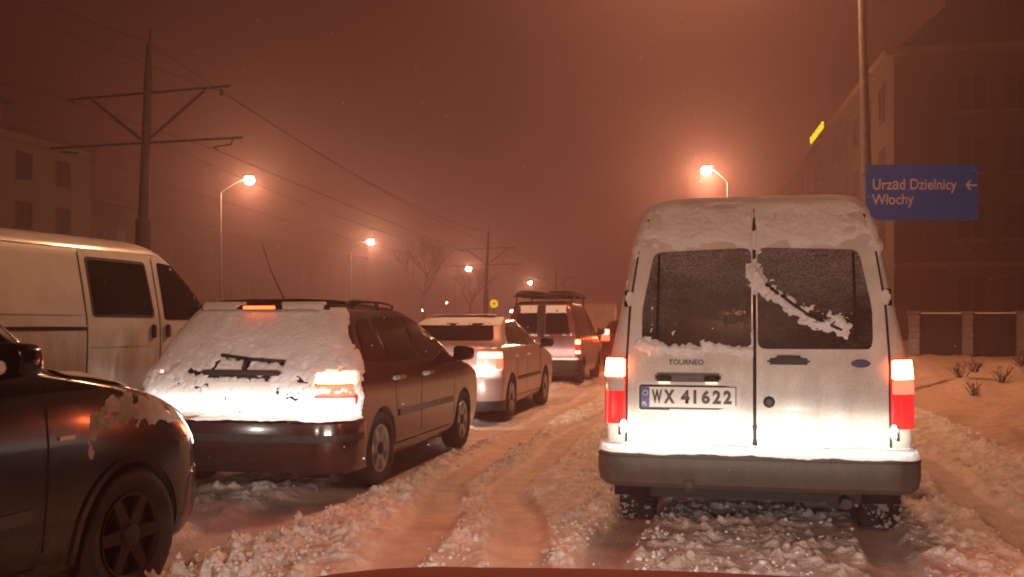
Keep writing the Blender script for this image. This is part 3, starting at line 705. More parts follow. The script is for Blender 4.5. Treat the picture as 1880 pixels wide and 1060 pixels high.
    snowsheet('door_snow', rear, -.71, -.01, .99, 1.16, .007, lambda x, z: .010*(n(x, z, 40, 12)-.55+.30*np.clip((z-1.08)/.07, -1, 1)+.22*np.exp(-((x+.17)/.12)**2)), dl)
    snowsheet('seam_snow', rear, -.10, .12, 1.60, 1.90, .008, lambda x, z: .03*(n(x, z, 18, 13)-.45)+.02*np.exp(-((x-.0)/.05)**2)-.012, dr)
    def bz(s, v, off):     # the bumper step and the lower door: v runs outward along the step
        P = bd.per(s, .5, .060-v*.105); zz = .553+np.clip(v-.3, 0, 1)*.03+np.clip(.08-v, 0, 1)*-.25+0*s; P = np.array(P); P[..., 2] = zz+off; return P
    snowsheet('bumper_snow', bz, -1.02, 1.02, -.04, 1.0, .012, lambda s, v: .026+.034*(fbm(s*7, v*5, 4, 21)-.42)+.020*np.clip(v, 0, 1)-.16*np.clip(.06-v, 0, 1)-.03*np.clip(.08-v, 0, 1)*fbm(s*18, v*2, 3, 33), bp, base=-.03)
    for sg in (-1, 1):
        s_ = bd.side(sg); snowsheet('side_snow', s_, .25, 2.6, 1.2, 1.95, .03, lambda y, z: .03*(n(y, z, 5, 61+sg)-.60)+.012*np.clip((z-1.6)/.3, -1, 1), root)
        rq = np.random.default_rng(60+sg); nn = 130; an = rq.uniform(1.9, 4.4, nn); rr = .32*rq.uniform(.96, 1.06, nn)
        Pp = np.stack([sg*.765+rq.normal(sg*.04, .06, nn), .86+np.cos(an)*rr, np.maximum(.32+np.sin(an)*rr, .02)], -1)
        wsn = lumps('wheel_snow', Pp, rq.uniform(.006, .022, nn), 'snow_dirty', None, None, 70+sg); wsn.parent = root
    return root
build_white_van()

# ------------------------------------------------------------------ generic car furniture
def car_sides(root, bd, wins, seams, handles, wy, wr, trim=None, style='spoke', rim='alloy', wx=.77, wd=.19, trimmat='black_plastic', hm='black_plastic', handle_z=.86):
    for sg in (-1, 1):
        sd = bd.side(sg)
        for poly in wins: patch('side_window', sd, rpoly(poly, .035), 'glass', root, .006, .016, .08)
        for s in seams: strip('door_seam', sd, s, .011, 'gap', root, .002, .006)
        for y in handles:
            P = sd(np.array([y]), np.array([handle_z]), .0)[0]
            b = B(); x = P[0]; b.box(x-.01 if sg > 0 else x-.038, y-.10, handle_z-.022, x+.038 if sg > 0 else x+.01, y+.10, handle_z+.018, .012); b.build('door_handle', hm, root, True, 40)
        if trim: strip('side_moulding', sd, [(trim[0], trim[2]), (trim[1], trim[2])], trim[3], trimmat, root, .012, .03)
        for y in wy: wheel(root, sg*wx, y, wr, wd, sg, style, rim)

# ------------------------------------------------------------------ dark estate car with snow covered tail
def build_wagon():
    root = empty('estate_car', (-3.62, 6.72, -.012), 0)
    tag(root, 'dark estate car with snow plastered tailgate and roof rails, left of the white van', 'car')
    def wp(P):
        P = np.array(P); t = np.clip((P[..., 1]-3.2)/1.3, 0, 1); P[..., 0] *= 1-.10*t*t; return P
    bd = Body([(.19, .78, .16, 4.30, .2, .35), (.24, .825, .07, 4.42, .24, .4), (.36, .86, .01, 4.49, .26, .45), (.50, .868, .0, 4.5, .26, .45), (.575, .870, .015, 4.48, .25, .45), (.61, .870, .06, 4.46, .22, .42), (.64, .870, .085, 4.43, .2, .4),
               (.76, .872, .10, 4.35, .20, .35), (.84, .868, .115, 4.1, .2, .3), (.90, .860, .135, 3.75, .2, .25), (.96, .846, .16, 3.4, .2, .22), (1.0, .832, .185, 3.22, .19, .2), (1.12, .785, .26, 2.98, .18, .2), (1.25, .725, .35, 2.68, .17, .2),
               (1.36, .665, .435, 2.4, .16, .2), (1.42, .62, .485, 2.22, .15, .2), (1.462, .565, .53, 2.0, .15, .2), (1.485, .49, .60, 1.8, .16, .2), (1.495, .38, .75, 1.6, .16, .2)], bulge=.06, warp=wp)
    bd.mesh('body', 'wagon_paint', root, arches=(.86, 3.37), arch_r=.345, arch_z=.30)
    rear = bd.rear
    bp = sweep('rear_bumper', bd, [(-.05, .20), (.0, .205), (.02, .26), (.028, .40), (.028, .52), (.018, .575), (-.05, .60)], -1.22, 1.22, 'wagon_paint', root, .45, 70, .08)
    sweep('bumper_strip', bd, [(.0, .44), (.040, .44), (.040, .495), (.0, .495)], -1.15, 1.15, 'black_plastic', bp, .45, 70, .05)
    hat = patch('tailgate', rear, rpoly([(-.66, .625), (.66, .625), (.66, .98), (.50, 1.40), (-.50, 1.40), (-.66, .98)], .06), 'wagon_paint', root, .010, .03)
    patch('rear_window', rear, rpoly([(-.63, 1.02), (.63, 1.02), (.49, 1.37), (-.49, 1.37)], .06), 'glass', hat, .014, .01)
    patch('plate_recess', rear, rpoly([(-.30, .74), (.30, .74), (.30, .93), (-.30, .93)], .02), 'black_plastic', hat, .013, .01)
    yq = float(rear(np.array([0.]), np.array([.83]))[0][1])
    pl = B(); pl.box(-.26, yq-.03, .765, .26, yq-.012, .88, .004); pl.build('licence_plate', 'plate_white', hat)
    gr = B(); gr.box(-.32, yq-.03, .925, .32, yq+.03, .965, .012); gr.build('tailgate_grip', 'black_plastic', hat, True, 40)
    sp = sweep('roof_spoiler', bd, [(-.05, 1.44), (.05, 1.428), (.06, 1.442), (.03, 1.466), (-.05, 1.475)], -.56, .56, 'wagon_paint', root, 1.40, 40, .1)
    P = rear(np.array([0.]), np.array([1.40]), .06)[0]
    bl = B(); bl.box(-.135, P[1]-.012, 1.4335, .135, P[1]+.006, 1.458, .004); bl.build('high_brake_light', 'high_brake', sp)
    for sg in (-1, 1):
        def pp(a0, a1, z0, z1): return rpoly([(sg*a0, z0), (sg*a1, z0), (sg*a1, z1), (sg*a0, z1)], .02)
        t = patch('tail_lamp', rear, rpoly([(sg*.585, .655), (sg*.95, .655), (sg*.93, .80), (sg*.90, .965), (sg*.60, .965)], .03), 'red_lens', root, .018, .03, .05)
        patch('brake_light', rear, pp(.60, .89, .87, .95), 'brake_lit', t, .024, .01, .05)
        patch('indicator_lens', rear, pp(.60, .90, .775, .86), 'tail_lit', t, .024, .01, .05)
        patch('reversing_lens', rear, pp(.60, .90, .67, .765), 'clear_lens', t, .024, .01, .05)
        r = B(); pts = []
        for y in np.linspace(.75, 2.35, 12):
            P = bd.side(sg)(np.array([y]), np.array([1.44]))[0]
            pts.append((P[0]-sg*.02, y, 1.508-.12*max(0, (y-1.5)/.85)**2 - (.03 if y < .8 else 0)))
        r.tube(pts, .012, 8)
        for q in (pts[1], pts[5], pts[-1]): r.tube([q, (q[0], q[1], q[2]-.09)], [.018, .026], 8)
        r.build('roof_rail', 'black_plastic', root, True, 40)
        mirror_part(root, sg*.97, 2.98, 1.02, sg, 'wagon_paint')
    car_sides(root, bd, [[(.56, 1.03), (1.02, 1.01), (1.02, 1.365), (.78, 1.36), (.66, 1.28)], [(1.07, 1.01), (1.86, .99), (1.84, 1.385), (1.10, 1.37)], [(1.92, .985), (2.92, .965), (2.66, 1.16), (2.36, 1.36), (1.90, 1.385)]],
              [[(1.04, .98), (1.16, .80), (1.22, .55)], [(1.89, .35), (1.885, 1.40)], [(2.98, .40), (2.99, .93)], [(1.22, .30), (2.9, .30)]], [1.28, 2.12], (.86, 3.37), .305, trim=(1.25, 2.9, .56, .055), trimmat='grey_plastic', hm='wagon_paint', handle_z=.865)
    a = B(); a.tube([(.05, .78, 1.49), (.05, .52, 1.73), (.05, .35, 1.95)], [.007, .004, .0025], 6); a.build('aerial', 'black_plastic', root)
    patch('windscreen', bd.front, rpoly([(-.70, 1.0), (.70, 1.0), (.56, 1.38), (-.56, 1.38)], .05), 'glass', root, .006)
    for sg in (-1, 1): patch('headlight', bd.front, rpoly(rect(min(sg*.42, sg*.74), .60, max(sg*.42, sg*.74), .74), .03), 'headlamp_glass', root, .008); dipped_beam(root, (sg*.56, 4.56, .67), 800)
    u = B(); u.box(-.6, .25, .17, .6, 4.1, .30); u.build('underbody', 'black_plastic', root)
    x = B(); x.tube([(.48, .02, .22), (.48, .5, .22)], .026, 12); x.tube([(.35, .25, .24), (.65, .25, .24)], .10, 14); x.build('exhaust', 'steel_dark', root, True, 40)
    w_ = B(); w_.tube([tuple(rear(np.array([x_]), np.array([z_]), .05)[0]) for x_, z_ in ((-.20, 1.075), (.06, 1.045), (.34, 1.035))], [.014, .012, .008], 8)
    w_.tube([tuple(rear(np.array([.02]), np.array([z_]), .055)[0]) for z_ in (.975, 1.045)], .016, 8); w_.build('rear_wiper', 'black_plastic', hat, True)
    n = lambda x, z, s, k: fbm(x*s, z*s, 4, k)
    holes = caps([(-.275, .925, .10, .925, .026), (-.265, .93, -.245, 1.01, .022), (.02, .93, .03, 1.01, .024), (.10, .915, .24, .925, .020), (.20, .915, .20, .87, .022), (-.47, .945, -.37, .935, .024), (-.55, .85, -.46, .875, .014), (-.19, 1.056, .34, 1.020, .013), (-.32, .845, -.26, .84, .012), (.42, .90, .52, .87, .015), (.36, .77, .47, .745, .016), (-.7, .95, -.72, .9, .02), (-.36, .70, -.20, .70, .008)], 1)
    lampmask = caps([(.64, .90, .86, .90, .06), (.64, .75, .88, .75, .05)], 1)
    def th(x, z):
        t = .031+.020*(n(x, z, 8, 51)-.5)+.010*(n(x, z, 30, 53)-.5)+.03*np.clip((-.50-x)/.08, 0, 1)*np.clip((1.02-z)/.05, 0, 1)*np.clip((n(x, z, 9, 59)-.25)*4, 0, 1)
        wx = x+.07*(n(x, z, 13, 61)-.5)+.03*(n(x, z, 40, 62)-.5); wz = z+.05*(n(x, z, 13, 63)-.5)+.03*(n(x, z, 40, 64)-.5)
        t = t-np.clip(holes(wx, wz)+.022*(n(x, z, 30, 57)-.5), 0, 1)*2.6
        t = t+.022*(n(x, z, 55, 66)-.5)*np.clip((1.05-z)/.1, .25, 1)-.12*np.clip(n(x, z*1.3, 26, 67)-.60+.16*np.exp(-((x-.42)/.16)**2-((z-.80)/.10)**2)-.10*np.clip((z-.98)/.1, 0, 1), 0, 1)
        t = t-np.clip(lampmask(x, z)+.05*(n(x, z, 28, 58)-.45), 0, 1)*1.2
        t = t-np.clip(np.abs(x)-(.93-.62*np.clip(z-.95, 0, 1)+.30*(n(x*.4, z, 9, 5)-.5)), 0, 1)*.28
        return t
    snowsheet('tailgate_snow', rear, -1.05, 1.05, .60, 1.445, .011, th, root, base=-.006)
    def bz(s, v, off):
        P = np.array(bd.per(s, .5, .034-v*.09)); P[..., 2] = .582+.035*np.clip(v, 0, 1)+off+0*s; return P
    snowsheet('bumper_snow', bz, -1.05, 1.05, -.05, 1.1, .014, lambda s, v: .024+.034*(fbm(s*8, v*5, 4, 71)-.45)-.14*np.clip(.06-v, 0, 1)*fbm(s*16, v*2, 3, 73), bp, base=-.012)
    for sg in (-1, 1):
        k = B(); k.tube([(sg*.80, .50, .46), (sg*.79, .50, .34), (sg*.76, .48, .22), (sg*.70, .44, .17)], [.012, .045, .06, .02], 10); k.build('arch_ice', 'snow', root, True)
    for s0, s1 in ((-.53, -.155), (.155, .53)): sweep('spoiler_snow', bd, [(-.04, 1.47), (.04, 1.425), (.068, 1.440), (.05, 1.468), (-.02, 1.492)], s0, s1, 'snow', sp, 1.40, 24, .04)
    def rf(x, y, off):
        z = 1.497-.05*np.clip(np.abs(x)-.30, 0, 1)**1.2-.02*np.clip(y-1.6, 0, 1); return np.stack([x, y, z+off], -1)
    snowsheet('roof_snow', rf, -.50, .50, .62, 1.95, .025, lambda x, y: .016+.02*(n(x, y, 6, 91)-.4), root)
build_wagon()

# ------------------------------------------------------------------ silver saloon
def build_sedan():
    root = empty('saloon_car', (-3.80, 12.45, -.01), 0)
    tag(root, 'silver saloon with glaring white boot lid, queueing ahead of the dark estate car', 'car')
    bd = Body([(.19, .77, .14, 4.30, .2, .35), (.24, .81, .06, 4.42, .24, .4), (.36, .845, .01, 4.48, .26, .45), (.52, .855, .0, 4.5, .25, .45), (.585, .857, .02, 4.48, .22, .45), (.62, .857, .05, 4.45, .2, .42),
               (.78, .858, .065, 4.35, .2, .35), (.88, .852, .085, 3.9, .2, .3), (.97, .835, .10, 3.42, .2, .25), (1.005, .815, .13, 3.25, .2, .22), (1.022, .80, .24, 3.15, .2, .2), (1.035, .79, .42, 3.1, .36, .2), (1.08, .765, .55, 3.0, .36, .2), (1.2, .71, .78, 2.72, .36, .2),
               (1.32, .65, 1.02, 2.45, .36, .2), (1.39, .60, 1.22, 2.25, .36, .2), (1.425, .54, 1.42, 2.05, .36, .2), (1.44, .44, 1.62, 1.9, .36, .2)], bulge=.06)
    bd.mesh('body', 'silver_red_glare', root, arches=(.88, 3.42), arch_r=.345, arch_z=.30)
    rear = bd.rear
    bp = sweep('rear_bumper', bd, [(-.05, .21), (.0, .21), (.02, .26), (.028, .40), (.028, .54), (.01, .60), (-.05, .61)], -1.2, 1.2, 'silver_red_glare', root, .45, 60, .08)
    sweep('bumper_skirt', bd, [(-.04, .17), (.02, .17), (.032, .24), (.034, .30), (-.02, .31)], -1.15, 1.15, 'black_plastic', bp, .45, 60, .05)
    lid = patch('boot_lid', rear, rpoly([(-.64, .63), (.64, .63), (.66, .985), (-.66, .985)], .05), 'silver_red_glare', root, .01, .03)
    lp = sweep('boot_spoiler', bd, [(-.1, .995), (.03, .992), (.05, 1.01), (.03, 1.032), (-.12, 1.03)], -.72, .72, 'silver_red_glare', lid, .95, 40, .1)
    yq = float(rear(np.array([0.]), np.array([.8]))[0][1])
    pl = B(); pl.box(-.27, yq-.03, .75, .27, yq-.012, .87, .004); p = pl.build('licence_plate', 'plate_white', lid)
    pl = B(); pl.box(-.268, yq-.0325, .752, -.22, yq-.0302, .868); pl.build('country_band', 'plate_blue', p)
    patch('rear_window', rear, rpoly([(-.66, 1.09), (.66, 1.09), (.54, 1.33), (-.54, 1.33)], .06), 'glass', root, .012)
    for sg in (-1, 1):
        t = patch('tail_lamp', rear, rpoly([(sg*.55, .70), (sg*.93, .70), (sg*.92, .955), (sg*.55, .955)], .03), 'clear_lens', root, .016, .03, .06)
        patch('brake_light', rear, rpoly([(sg*.57, .865), (sg*.91, .865), (sg*.90, .94), (sg*.57, .94)], .02), 'brake_lit_soft', t, .022, .01)
        patch('outer_lens', rear, rpoly([(sg*.80, .72), (sg*.92, .72), (sg*.915, .855), (sg*.80, .855)], .02), 'tail_lit', t, .022, .01)
        mirror_part(root, sg*.96, 3.0, 1.03, sg, 'black_plastic')
    car_sides(root, bd, [[(.95, 1.05), (1.08, 1.04), (1.10, 1.22)], [(1.12, 1.04), (1.92, 1.01), (1.90, 1.36), (1.42, 1.34), (1.16, 1.24)], [(1.97, 1.01), (2.98, .985), (2.72, 1.18), (2.4, 1.35), (1.96, 1.365)]],
              [[(1.16, .98), (1.22, .55)], [(1.94, .35), (1.94, 1.38)], [(3.0, .40), (3.02, .93)], [(1.25, .3), (2.95, .3)]], [1.32, 2.15], (.88, 3.42), .305, trim=(1.25, 2.95, .55, .05), hm='silver_red_glare', handle_z=.87)
    patch('windscreen', bd.front, rpoly([(-.70, 1.03), (.70, 1.03), (.54, 1.36), (-.54, 1.36)], .05), 'glass', root, .006)
    for sg in (-1, 1): patch('headlight', bd.front, rpoly(rect(min(sg*.42, sg*.74), .60, max(sg*.42, sg*.74), .74), .03), 'headlamp_glass', root, .008); dipped_beam(root, (sg*.56, 4.56, .67), 800)
    u = B(); u.box(-.6, .25, .17, .6, 4.1, .30); u.build('underbody', 'black_plastic', root)
    n = lambda x, z, s, k: fbm(x*s, z*s, 4, k)
    snowsheet('window_snow', rear, -.70, .70, 1.30, 1.43, .02, lambda x, z: .014+.03*(n(x, z, 8, 5)-.5)+.05*(z-1.36), root)
    def rf(x, y, off):
        z = 1.445-.06*np.clip(np.abs(x)-.30, 0, 1)**1.2-.02*np.clip(y-1.9, 0, 1)-.05*np.clip(1.5-y, 0, 1); return np.stack([x, y, z+off], -1)
    snowsheet('roof_snow', rf, -.50, .50, 1.35, 2.05, .03, lambda x, y: .016+.02*(n(x, y, 6, 97)-.4), root)
build_sedan()

# ------------------------------------------------------------------ dark van with ladder rack
def build_dark_van():
    root = empty('panel_van', (-3.93, 20.6, 0), 0)
    tag(root, 'small dark van with two rear windows and loaded roof rack, far ahead in the queue', 'van')
    bd = Body([(.24, .76, .12, 3.95, .12, .3), (.34, .81, .03, 4.02, .14, .35), (.5, .83, .0, 4.05, .14, .4), (.6, .832, .03, 4.03, .12, .4), (.8, .832, .05, 3.92, .1, .35), (.95, .828, .06, 3.5, .1, .3), (1.06, .815, .07, 3.15, .1, .25), (1.2, .785, .09, 2.95, .1, .2),
               (1.45, .72, .14, 2.6, .1, .2), (1.65, .66, .20, 2.35, .1, .2), (1.74, .61, .25, 2.2, .12, .2), (1.79, .54, .33, 2.05, .14, .2), (1.81, .42, .5, 1.8, .15, .2)], bulge=.03)
    bd.mesh('body', 'grey_red_glow', root, arches=(.72, 3.25), arch_r=.34, arch_z=.30); rear = bd.rear
    bp = sweep('rear_bumper', bd, [(-.05, .27), (.03, .27), (.05, .34), (.05, .46), (.02, .53), (-.05, .54)], -1.2, 1.2, 'black_plastic', root, .45, 50, .08)
    for sg in (-1, 1):
        d = patch('rear_door', rear, rpoly([(sg*.006, .58), (sg*.70, .58), (sg*.69, 1.1), (sg*.56, 1.70), (sg*.006, 1.71)], .05), 'grey_red_glow', root, .01, .02)
        patch('rear_window', rear, rpoly([(sg*.10, 1.10), (sg*.62, 1.10), (sg*.535, 1.54), (sg*.10, 1.55)], .05), 'glass', d, .016, .01)
        snowsheet('window_rim_snow', rear, min(sg*.03, sg*.68), max(sg*.03, sg*.68), 1.03, 1.72, .018, lambda x, z: .012+.02*(fbm(x*12, z*12, 3, 7)-.5)-.5*np.clip(np.minimum(.29-np.abs(np.abs(x)-.345), .225-np.abs(z-1.32)), 0, 1)-.02*(np.abs(x) < .075)-.2*np.clip(1.06-z, 0, 1)-.5*np.clip(np.abs(x)-(.66-.26*(z-1.1)), 0, 1), d)
        t = patch('tail_lamp', rear, rpoly([(sg*.73, .66), (sg*.87, .66), (sg*.86, 1.0), (sg*.73, 1.0)], .02), 'red_lens', root, .014, .03)
        patch('brake_light', rear, rpoly([(sg*.74, .88), (sg*.85, .88), (sg*.85, .97), (sg*.74, .97)], .02), 'brake_lit_soft', t, .02, .01)
        patch('lower_lens', rear, rpoly([(sg*.74, .68), (sg*.85, .68), (sg*.85, .74), (sg*.74, .74)], .02), 'brake_lit_soft', t, .02, .01)
        sd = bd.side(sg)
        patch('side_window', sd, rpoly([(1.95, 1.10), (2.85, 1.08), (2.45, 1.52), (1.95, 1.56)], .05), 'glass', root, .005)
        strip('door_seam', sd, [(1.9, .4), (1.9, 1.6)], .012, 'gap', root, .003)
        mirror_part(root, sg*.94, 2.85, 1.13, sg, 'black_plastic')
        for y in (.72, 3.25): wheel(root, sg*.72, y, .305, .19, sg, 'disc', 'steel_dark')
        k = B()
        k.tube([(sg*.60, .30, 1.93), (sg*.60, 2.3, 1.93)], .018, 8); k.build('rack_rail', 'steel_dark', root)
        for y in (.4, 2.1):
            k = B(); k.tube([(sg*.60, y, 1.93), (sg*.62, y, 1.70)], .016, 6); k.build('rack_foot', 'steel_dark', root)
    for y in (.35, 1.2, 2.15): k = B(); k.tube([(-.66, y, 1.915), (.66, y, 1.915)], .02, 8); k.build('rack_bar', 'steel_dark', root)
    for (x, wd) in ((-.36, .42), (.34, .50)):
        k = B(); k.box(x-wd/2, .15, 1.935, x+wd/2, 2.5, 1.99, .015); o = k.build('rack_load', 'steel_dark', root, True, 40)
        snowsheet('load_snow', lambda u, v, off: np.stack([u, v, 1.99+off+0*u], -1), x-wd/2, x+wd/2, .15, 2.5, .04, lambda u, v: .03+.03*(fbm(u*8, v*6, 3, 3)-.4), o)
    k = B(); k.box(-.05, .02, 1.02, .05, .16, 1.72, .02); k.build('door_pillar', 'black_plastic', root, True, 40)
    sweep('bumper_snow', bd, [(-.04, .54), (.045, .545), (.03, .58), (-.04, .60)], -.85, .85, 'snow', bp, .45, 40, .08)
    pl = B(); yq = float(rear(np.array([.36]), np.array([.75]))[0][1]); pl.box(-.62, yq-.035, .66, -.10, yq-.012, .78, .004); pl.build('licence_plate', 'plate_white', root)
    a = B(); a.tube([(.2, 1.9, 1.8), (.25, 1.5, 2.4)], [.006, .003], 6); a.build('aerial', 'black_plastic', root)
    patch('windscreen', bd.front, rpoly([(-.66, 1.1), (.66, 1.1), (.55, 1.62), (-.55, 1.62)], .05), 'glass', root, .006)
    u = B(); u.box(-.6, .2, .2, .6, 3.8, .34); u.build('underbody', 'black_plastic', root)
build_dark_van()

# ------------------------------------------------------------------ hatchback beyond, and far box van
def build_far_car():
    root = empty('hatchback_car', (-3.0, 30.0, 0), 0)
    tag(root, 'distant car showing red tail lights just beyond the dark van', 'car')
    bd = Body([(.2, .76, .12, 4.0, .2, .35), (.36, .84, .0, 4.15, .25, .4), (.55, .85, .0, 4.18, .24, .4), (.62, .85, .05, 4.15, .2, .4), (.8, .85, .07, 4.0, .2, .3), (.92, .84, .10, 3.4, .2, .25), (1.0, .82, .14, 3.1, .2, .2), (1.2, .74, .28, 2.7, .18, .2), (1.35, .66, .42, 2.35, .16, .2), (1.42, .56, .55, 2.0, .16, .2), (1.44, .42, .75, 1.7, .16, .2)], bulge=.06)
    bd.mesh('body', 'grey_red_glow', root, arches=(.8, 3.3), arch_r=.34, arch_z=.3)
    patch('rear_window', bd.rear, rpoly([(-.6, 1.03), (.6, 1.03), (.48, 1.36), (-.48, 1.36)], .06), 'glass', root, .01)
    sweep('rear_bumper', bd, [(-.05, .2), (.0, .2), (.028, .4), (.02, .57), (-.05, .6)], -1.2, 1.2, 'grey_red_glow', root, .45, 40, .08)
    for sg in (-1, 1):
        t = patch('tail_lamp', bd.rear, rpoly([(sg*.58, .8), (sg*.9, .8), (sg*.86, 1.16), (sg*.6, 1.16)], .03), 'tail_lit', root, .02)
        patch('brake_light', bd.rear, rpoly([(sg*.62, 1.0), (sg*.84, 1.0), (sg*.82, 1.13), (sg*.62, 1.13)], .02), 'brake_lit', t, .028, .01)
        for y in (.8, 3.3): wheel(root, sg*.74, y, .3, .19, sg, 'disc', 'steel_dark')
    pl = B(); pl.box(-.26, .02, .70, .26, .04, .81, .004); pl.build('licence_plate', 'plate_white', root)
build_far_car()
def build_box_truck():
    root = empty('box_truck', (-6.7, 50, 0), R(6))
    tag(root, 'pale box truck barely visible through the snow beside the white van', 'truck')
    b = B(); b.box(-1.05, 0, .75, 1.05, 4.2, 2.35, .05); b.build('cargo_box', 'far_white', root, True, 40)
    b = B(); b.box(-.95, 4.25, .5, .95, 5.9, 2.0, .2); b.build('cab', 'far_white', root, True, 40)
    b = B(); b.box(-.45, .1, .45, .45, 5.6, .72); b.build('chassis', 'steel_dark', root)
    for sg in (-1, 1):
        for y in (1.0, 5.0): wheel(root, sg*.85, y, .38, .22, sg, 'disc', 'steel_dark')
        b = B(); b.box(sg*.75-.16, -.03, .62, sg*.75+.16, .0, .73); b.build('tail_lamp', 'tail_lit', root)
        b = B(); b.box(sg*.52-.48, -.02, .82, sg*.52+.48, .005, 2.28, .01); b.build('rear_door', 'far_white', root)
build_box_truck()

# ------------------------------------------------------------------ white transporter on the left
def build_transporter():
    root = empty('transporter_van', (-7.10, 6.38, .23), R(-6.6))
    tag(root, 'white passenger van seen from its side behind the black car, dark side windows', 'van')
    def wp(P):
        P = np.array(P); t = np.clip((P[..., 1]-3.7)/1.1, 0, 1); P[..., 0] *= 1-.07*t*t; return P
    bd = Body([(.28, .85, .1, 4.55, .15, .3), (.40, .885, .02, 4.70, .15, .35), (.55, .905, .0, 4.74, .15, .4), (.75, .915, .02, 4.70, .13, .4), (.92, .92, .035, 4.55, .12, .35), (1.02, .918, .05, 4.32, .12, .3), (1.10, .912, .06, 4.14, .12, .25), (1.2, .898, .07, 4.02, .12, .22),
               (1.4, .862, .10, 3.83, .12, .2), (1.6, .822, .14, 3.62, .12, .2), (1.76, .785, .18, 3.42, .12, .2), (1.84, .75, .22, 3.30, .13, .2), (1.90, .69, .28, 3.15, .14, .2), (1.935, .60, .36, 2.98, .15, .2), (1.95, .48, .5, 2.8, .15, .2)], bulge=.03, warp=wp)
    bd.mesh('body', 'transporter_white', root, arches=(1.0, 3.92), arch_r=.37, arch_z=.33)
    for sg in (-1, 1):
        sd = bd.side(sg)
        fr = patch('sliding_door', sd, rpoly([(1.99, .40), (3.00, .40), (3.00, 1.80), (1.99, 1.80)], .05), 'transporter_white', root, .008, .02, .08)
        ws = patch('window_seal', sd, rpoly([(2.05, 1.14), (2.94, 1.14), (2.90, 1.72), (2.05, 1.73)], .05), 'black_plastic', fr, .012, .01, .08)
        patch('window_pane', sd, rpoly([(2.08, 1.17), (2.91, 1.17), (2.88, 1.69), (2.08, 1.70)], .04), 'glass', fr, .016, .01, .08)
        d = patch('front_door', sd, rpoly([(3.03, .42), (3.66, .42), (4.05, .75), (4.07, 1.12), (3.62, 1.58), (3.46, 1.76), (3.03, 1.80)], .05), 'transporter_white', root, .008, .02, .08)
        patch('window_pane', sd, rpoly([(3.09, 1.12), (3.92, 1.12), (3.55, 1.55), (3.40, 1.70), (3.09, 1.73)], .04), 'glass', d, .014, .01, .08)
        strip('sliding_rail', sd, [(.45, 1.03), (1.98, 1.03)], .035, 'black_plastic', root, .004, .01)
        strip('rail_lip', sd, [(.45, 1.056), (1.98, 1.056)], .012, 'transporter_white', root, .012, .02)
        strip('panel_seam', sd, [(1.975, .38), (1.975, 1.83)], .012, 'gap', root, .003)
        strip('panel_seam', sd, [(3.015, .38), (3.015, 1.83)], .012, 'gap', root, .003)
        strip('body_crease', sd, [(2.02, .86), (2.98, .86)], .02, 'transporter_white', fr, .014, .012)
        patch('rear_panel', sd, rpoly([(.42, 1.16), (1.93, 1.16), (1.93, 1.72), (.50, 1.72)], .06), 'transporter_white', root, .008, .02, .1)
        for y in (2.90, 3.12):
            P = sd(np.array([y]), np.array([1.0]))[0]; b = B(); b.box(min(P[0], P[0]+sg*.04), y-.03, .93, max(P[0], P[0]+sg*.04), y+.03, 1.07, .012); b.build('door_handle', 'black_plastic', root, True, 40)
        for y in (1.0, 3.92): wheel(root, sg*.79, y, .33, .2, sg, 'disc', 'steel_dark')
        strip('roof_gutter', sd, [(.3, 1.815), (3.3, 1.815)], .018, 'transporter_white', root, .012, .02)
        mirror_part(root, sg*1.05, 3.86, 1.25, sg, 'black_plastic')
        patch('tail_lamp', bd.rear, rpoly([(sg*.80, .75), (sg*.95, .75), (sg*.94, 1.2), (sg*.80, 1.2)], .02), 'red_lens', root, .012)
    patch('windscreen', bd.front, rpoly([(-.76, 1.14), (.76, 1.14), (.66, 1.74), (-.66, 1.74)], .06), 'glass', root, .006)
    sweep('rear_bumper', bd, [(-.05, .32), (.03, .32), (.05, .4), (.05, .5), (-.05, .56)], -1.3, 1.3, 'black_plastic', root, .45, 40, .08)
    u = B(); u.box(-.65, .3, .24, .65, 4.3, .34); u.build('underbody', 'black_plastic', root)
build_transporter()

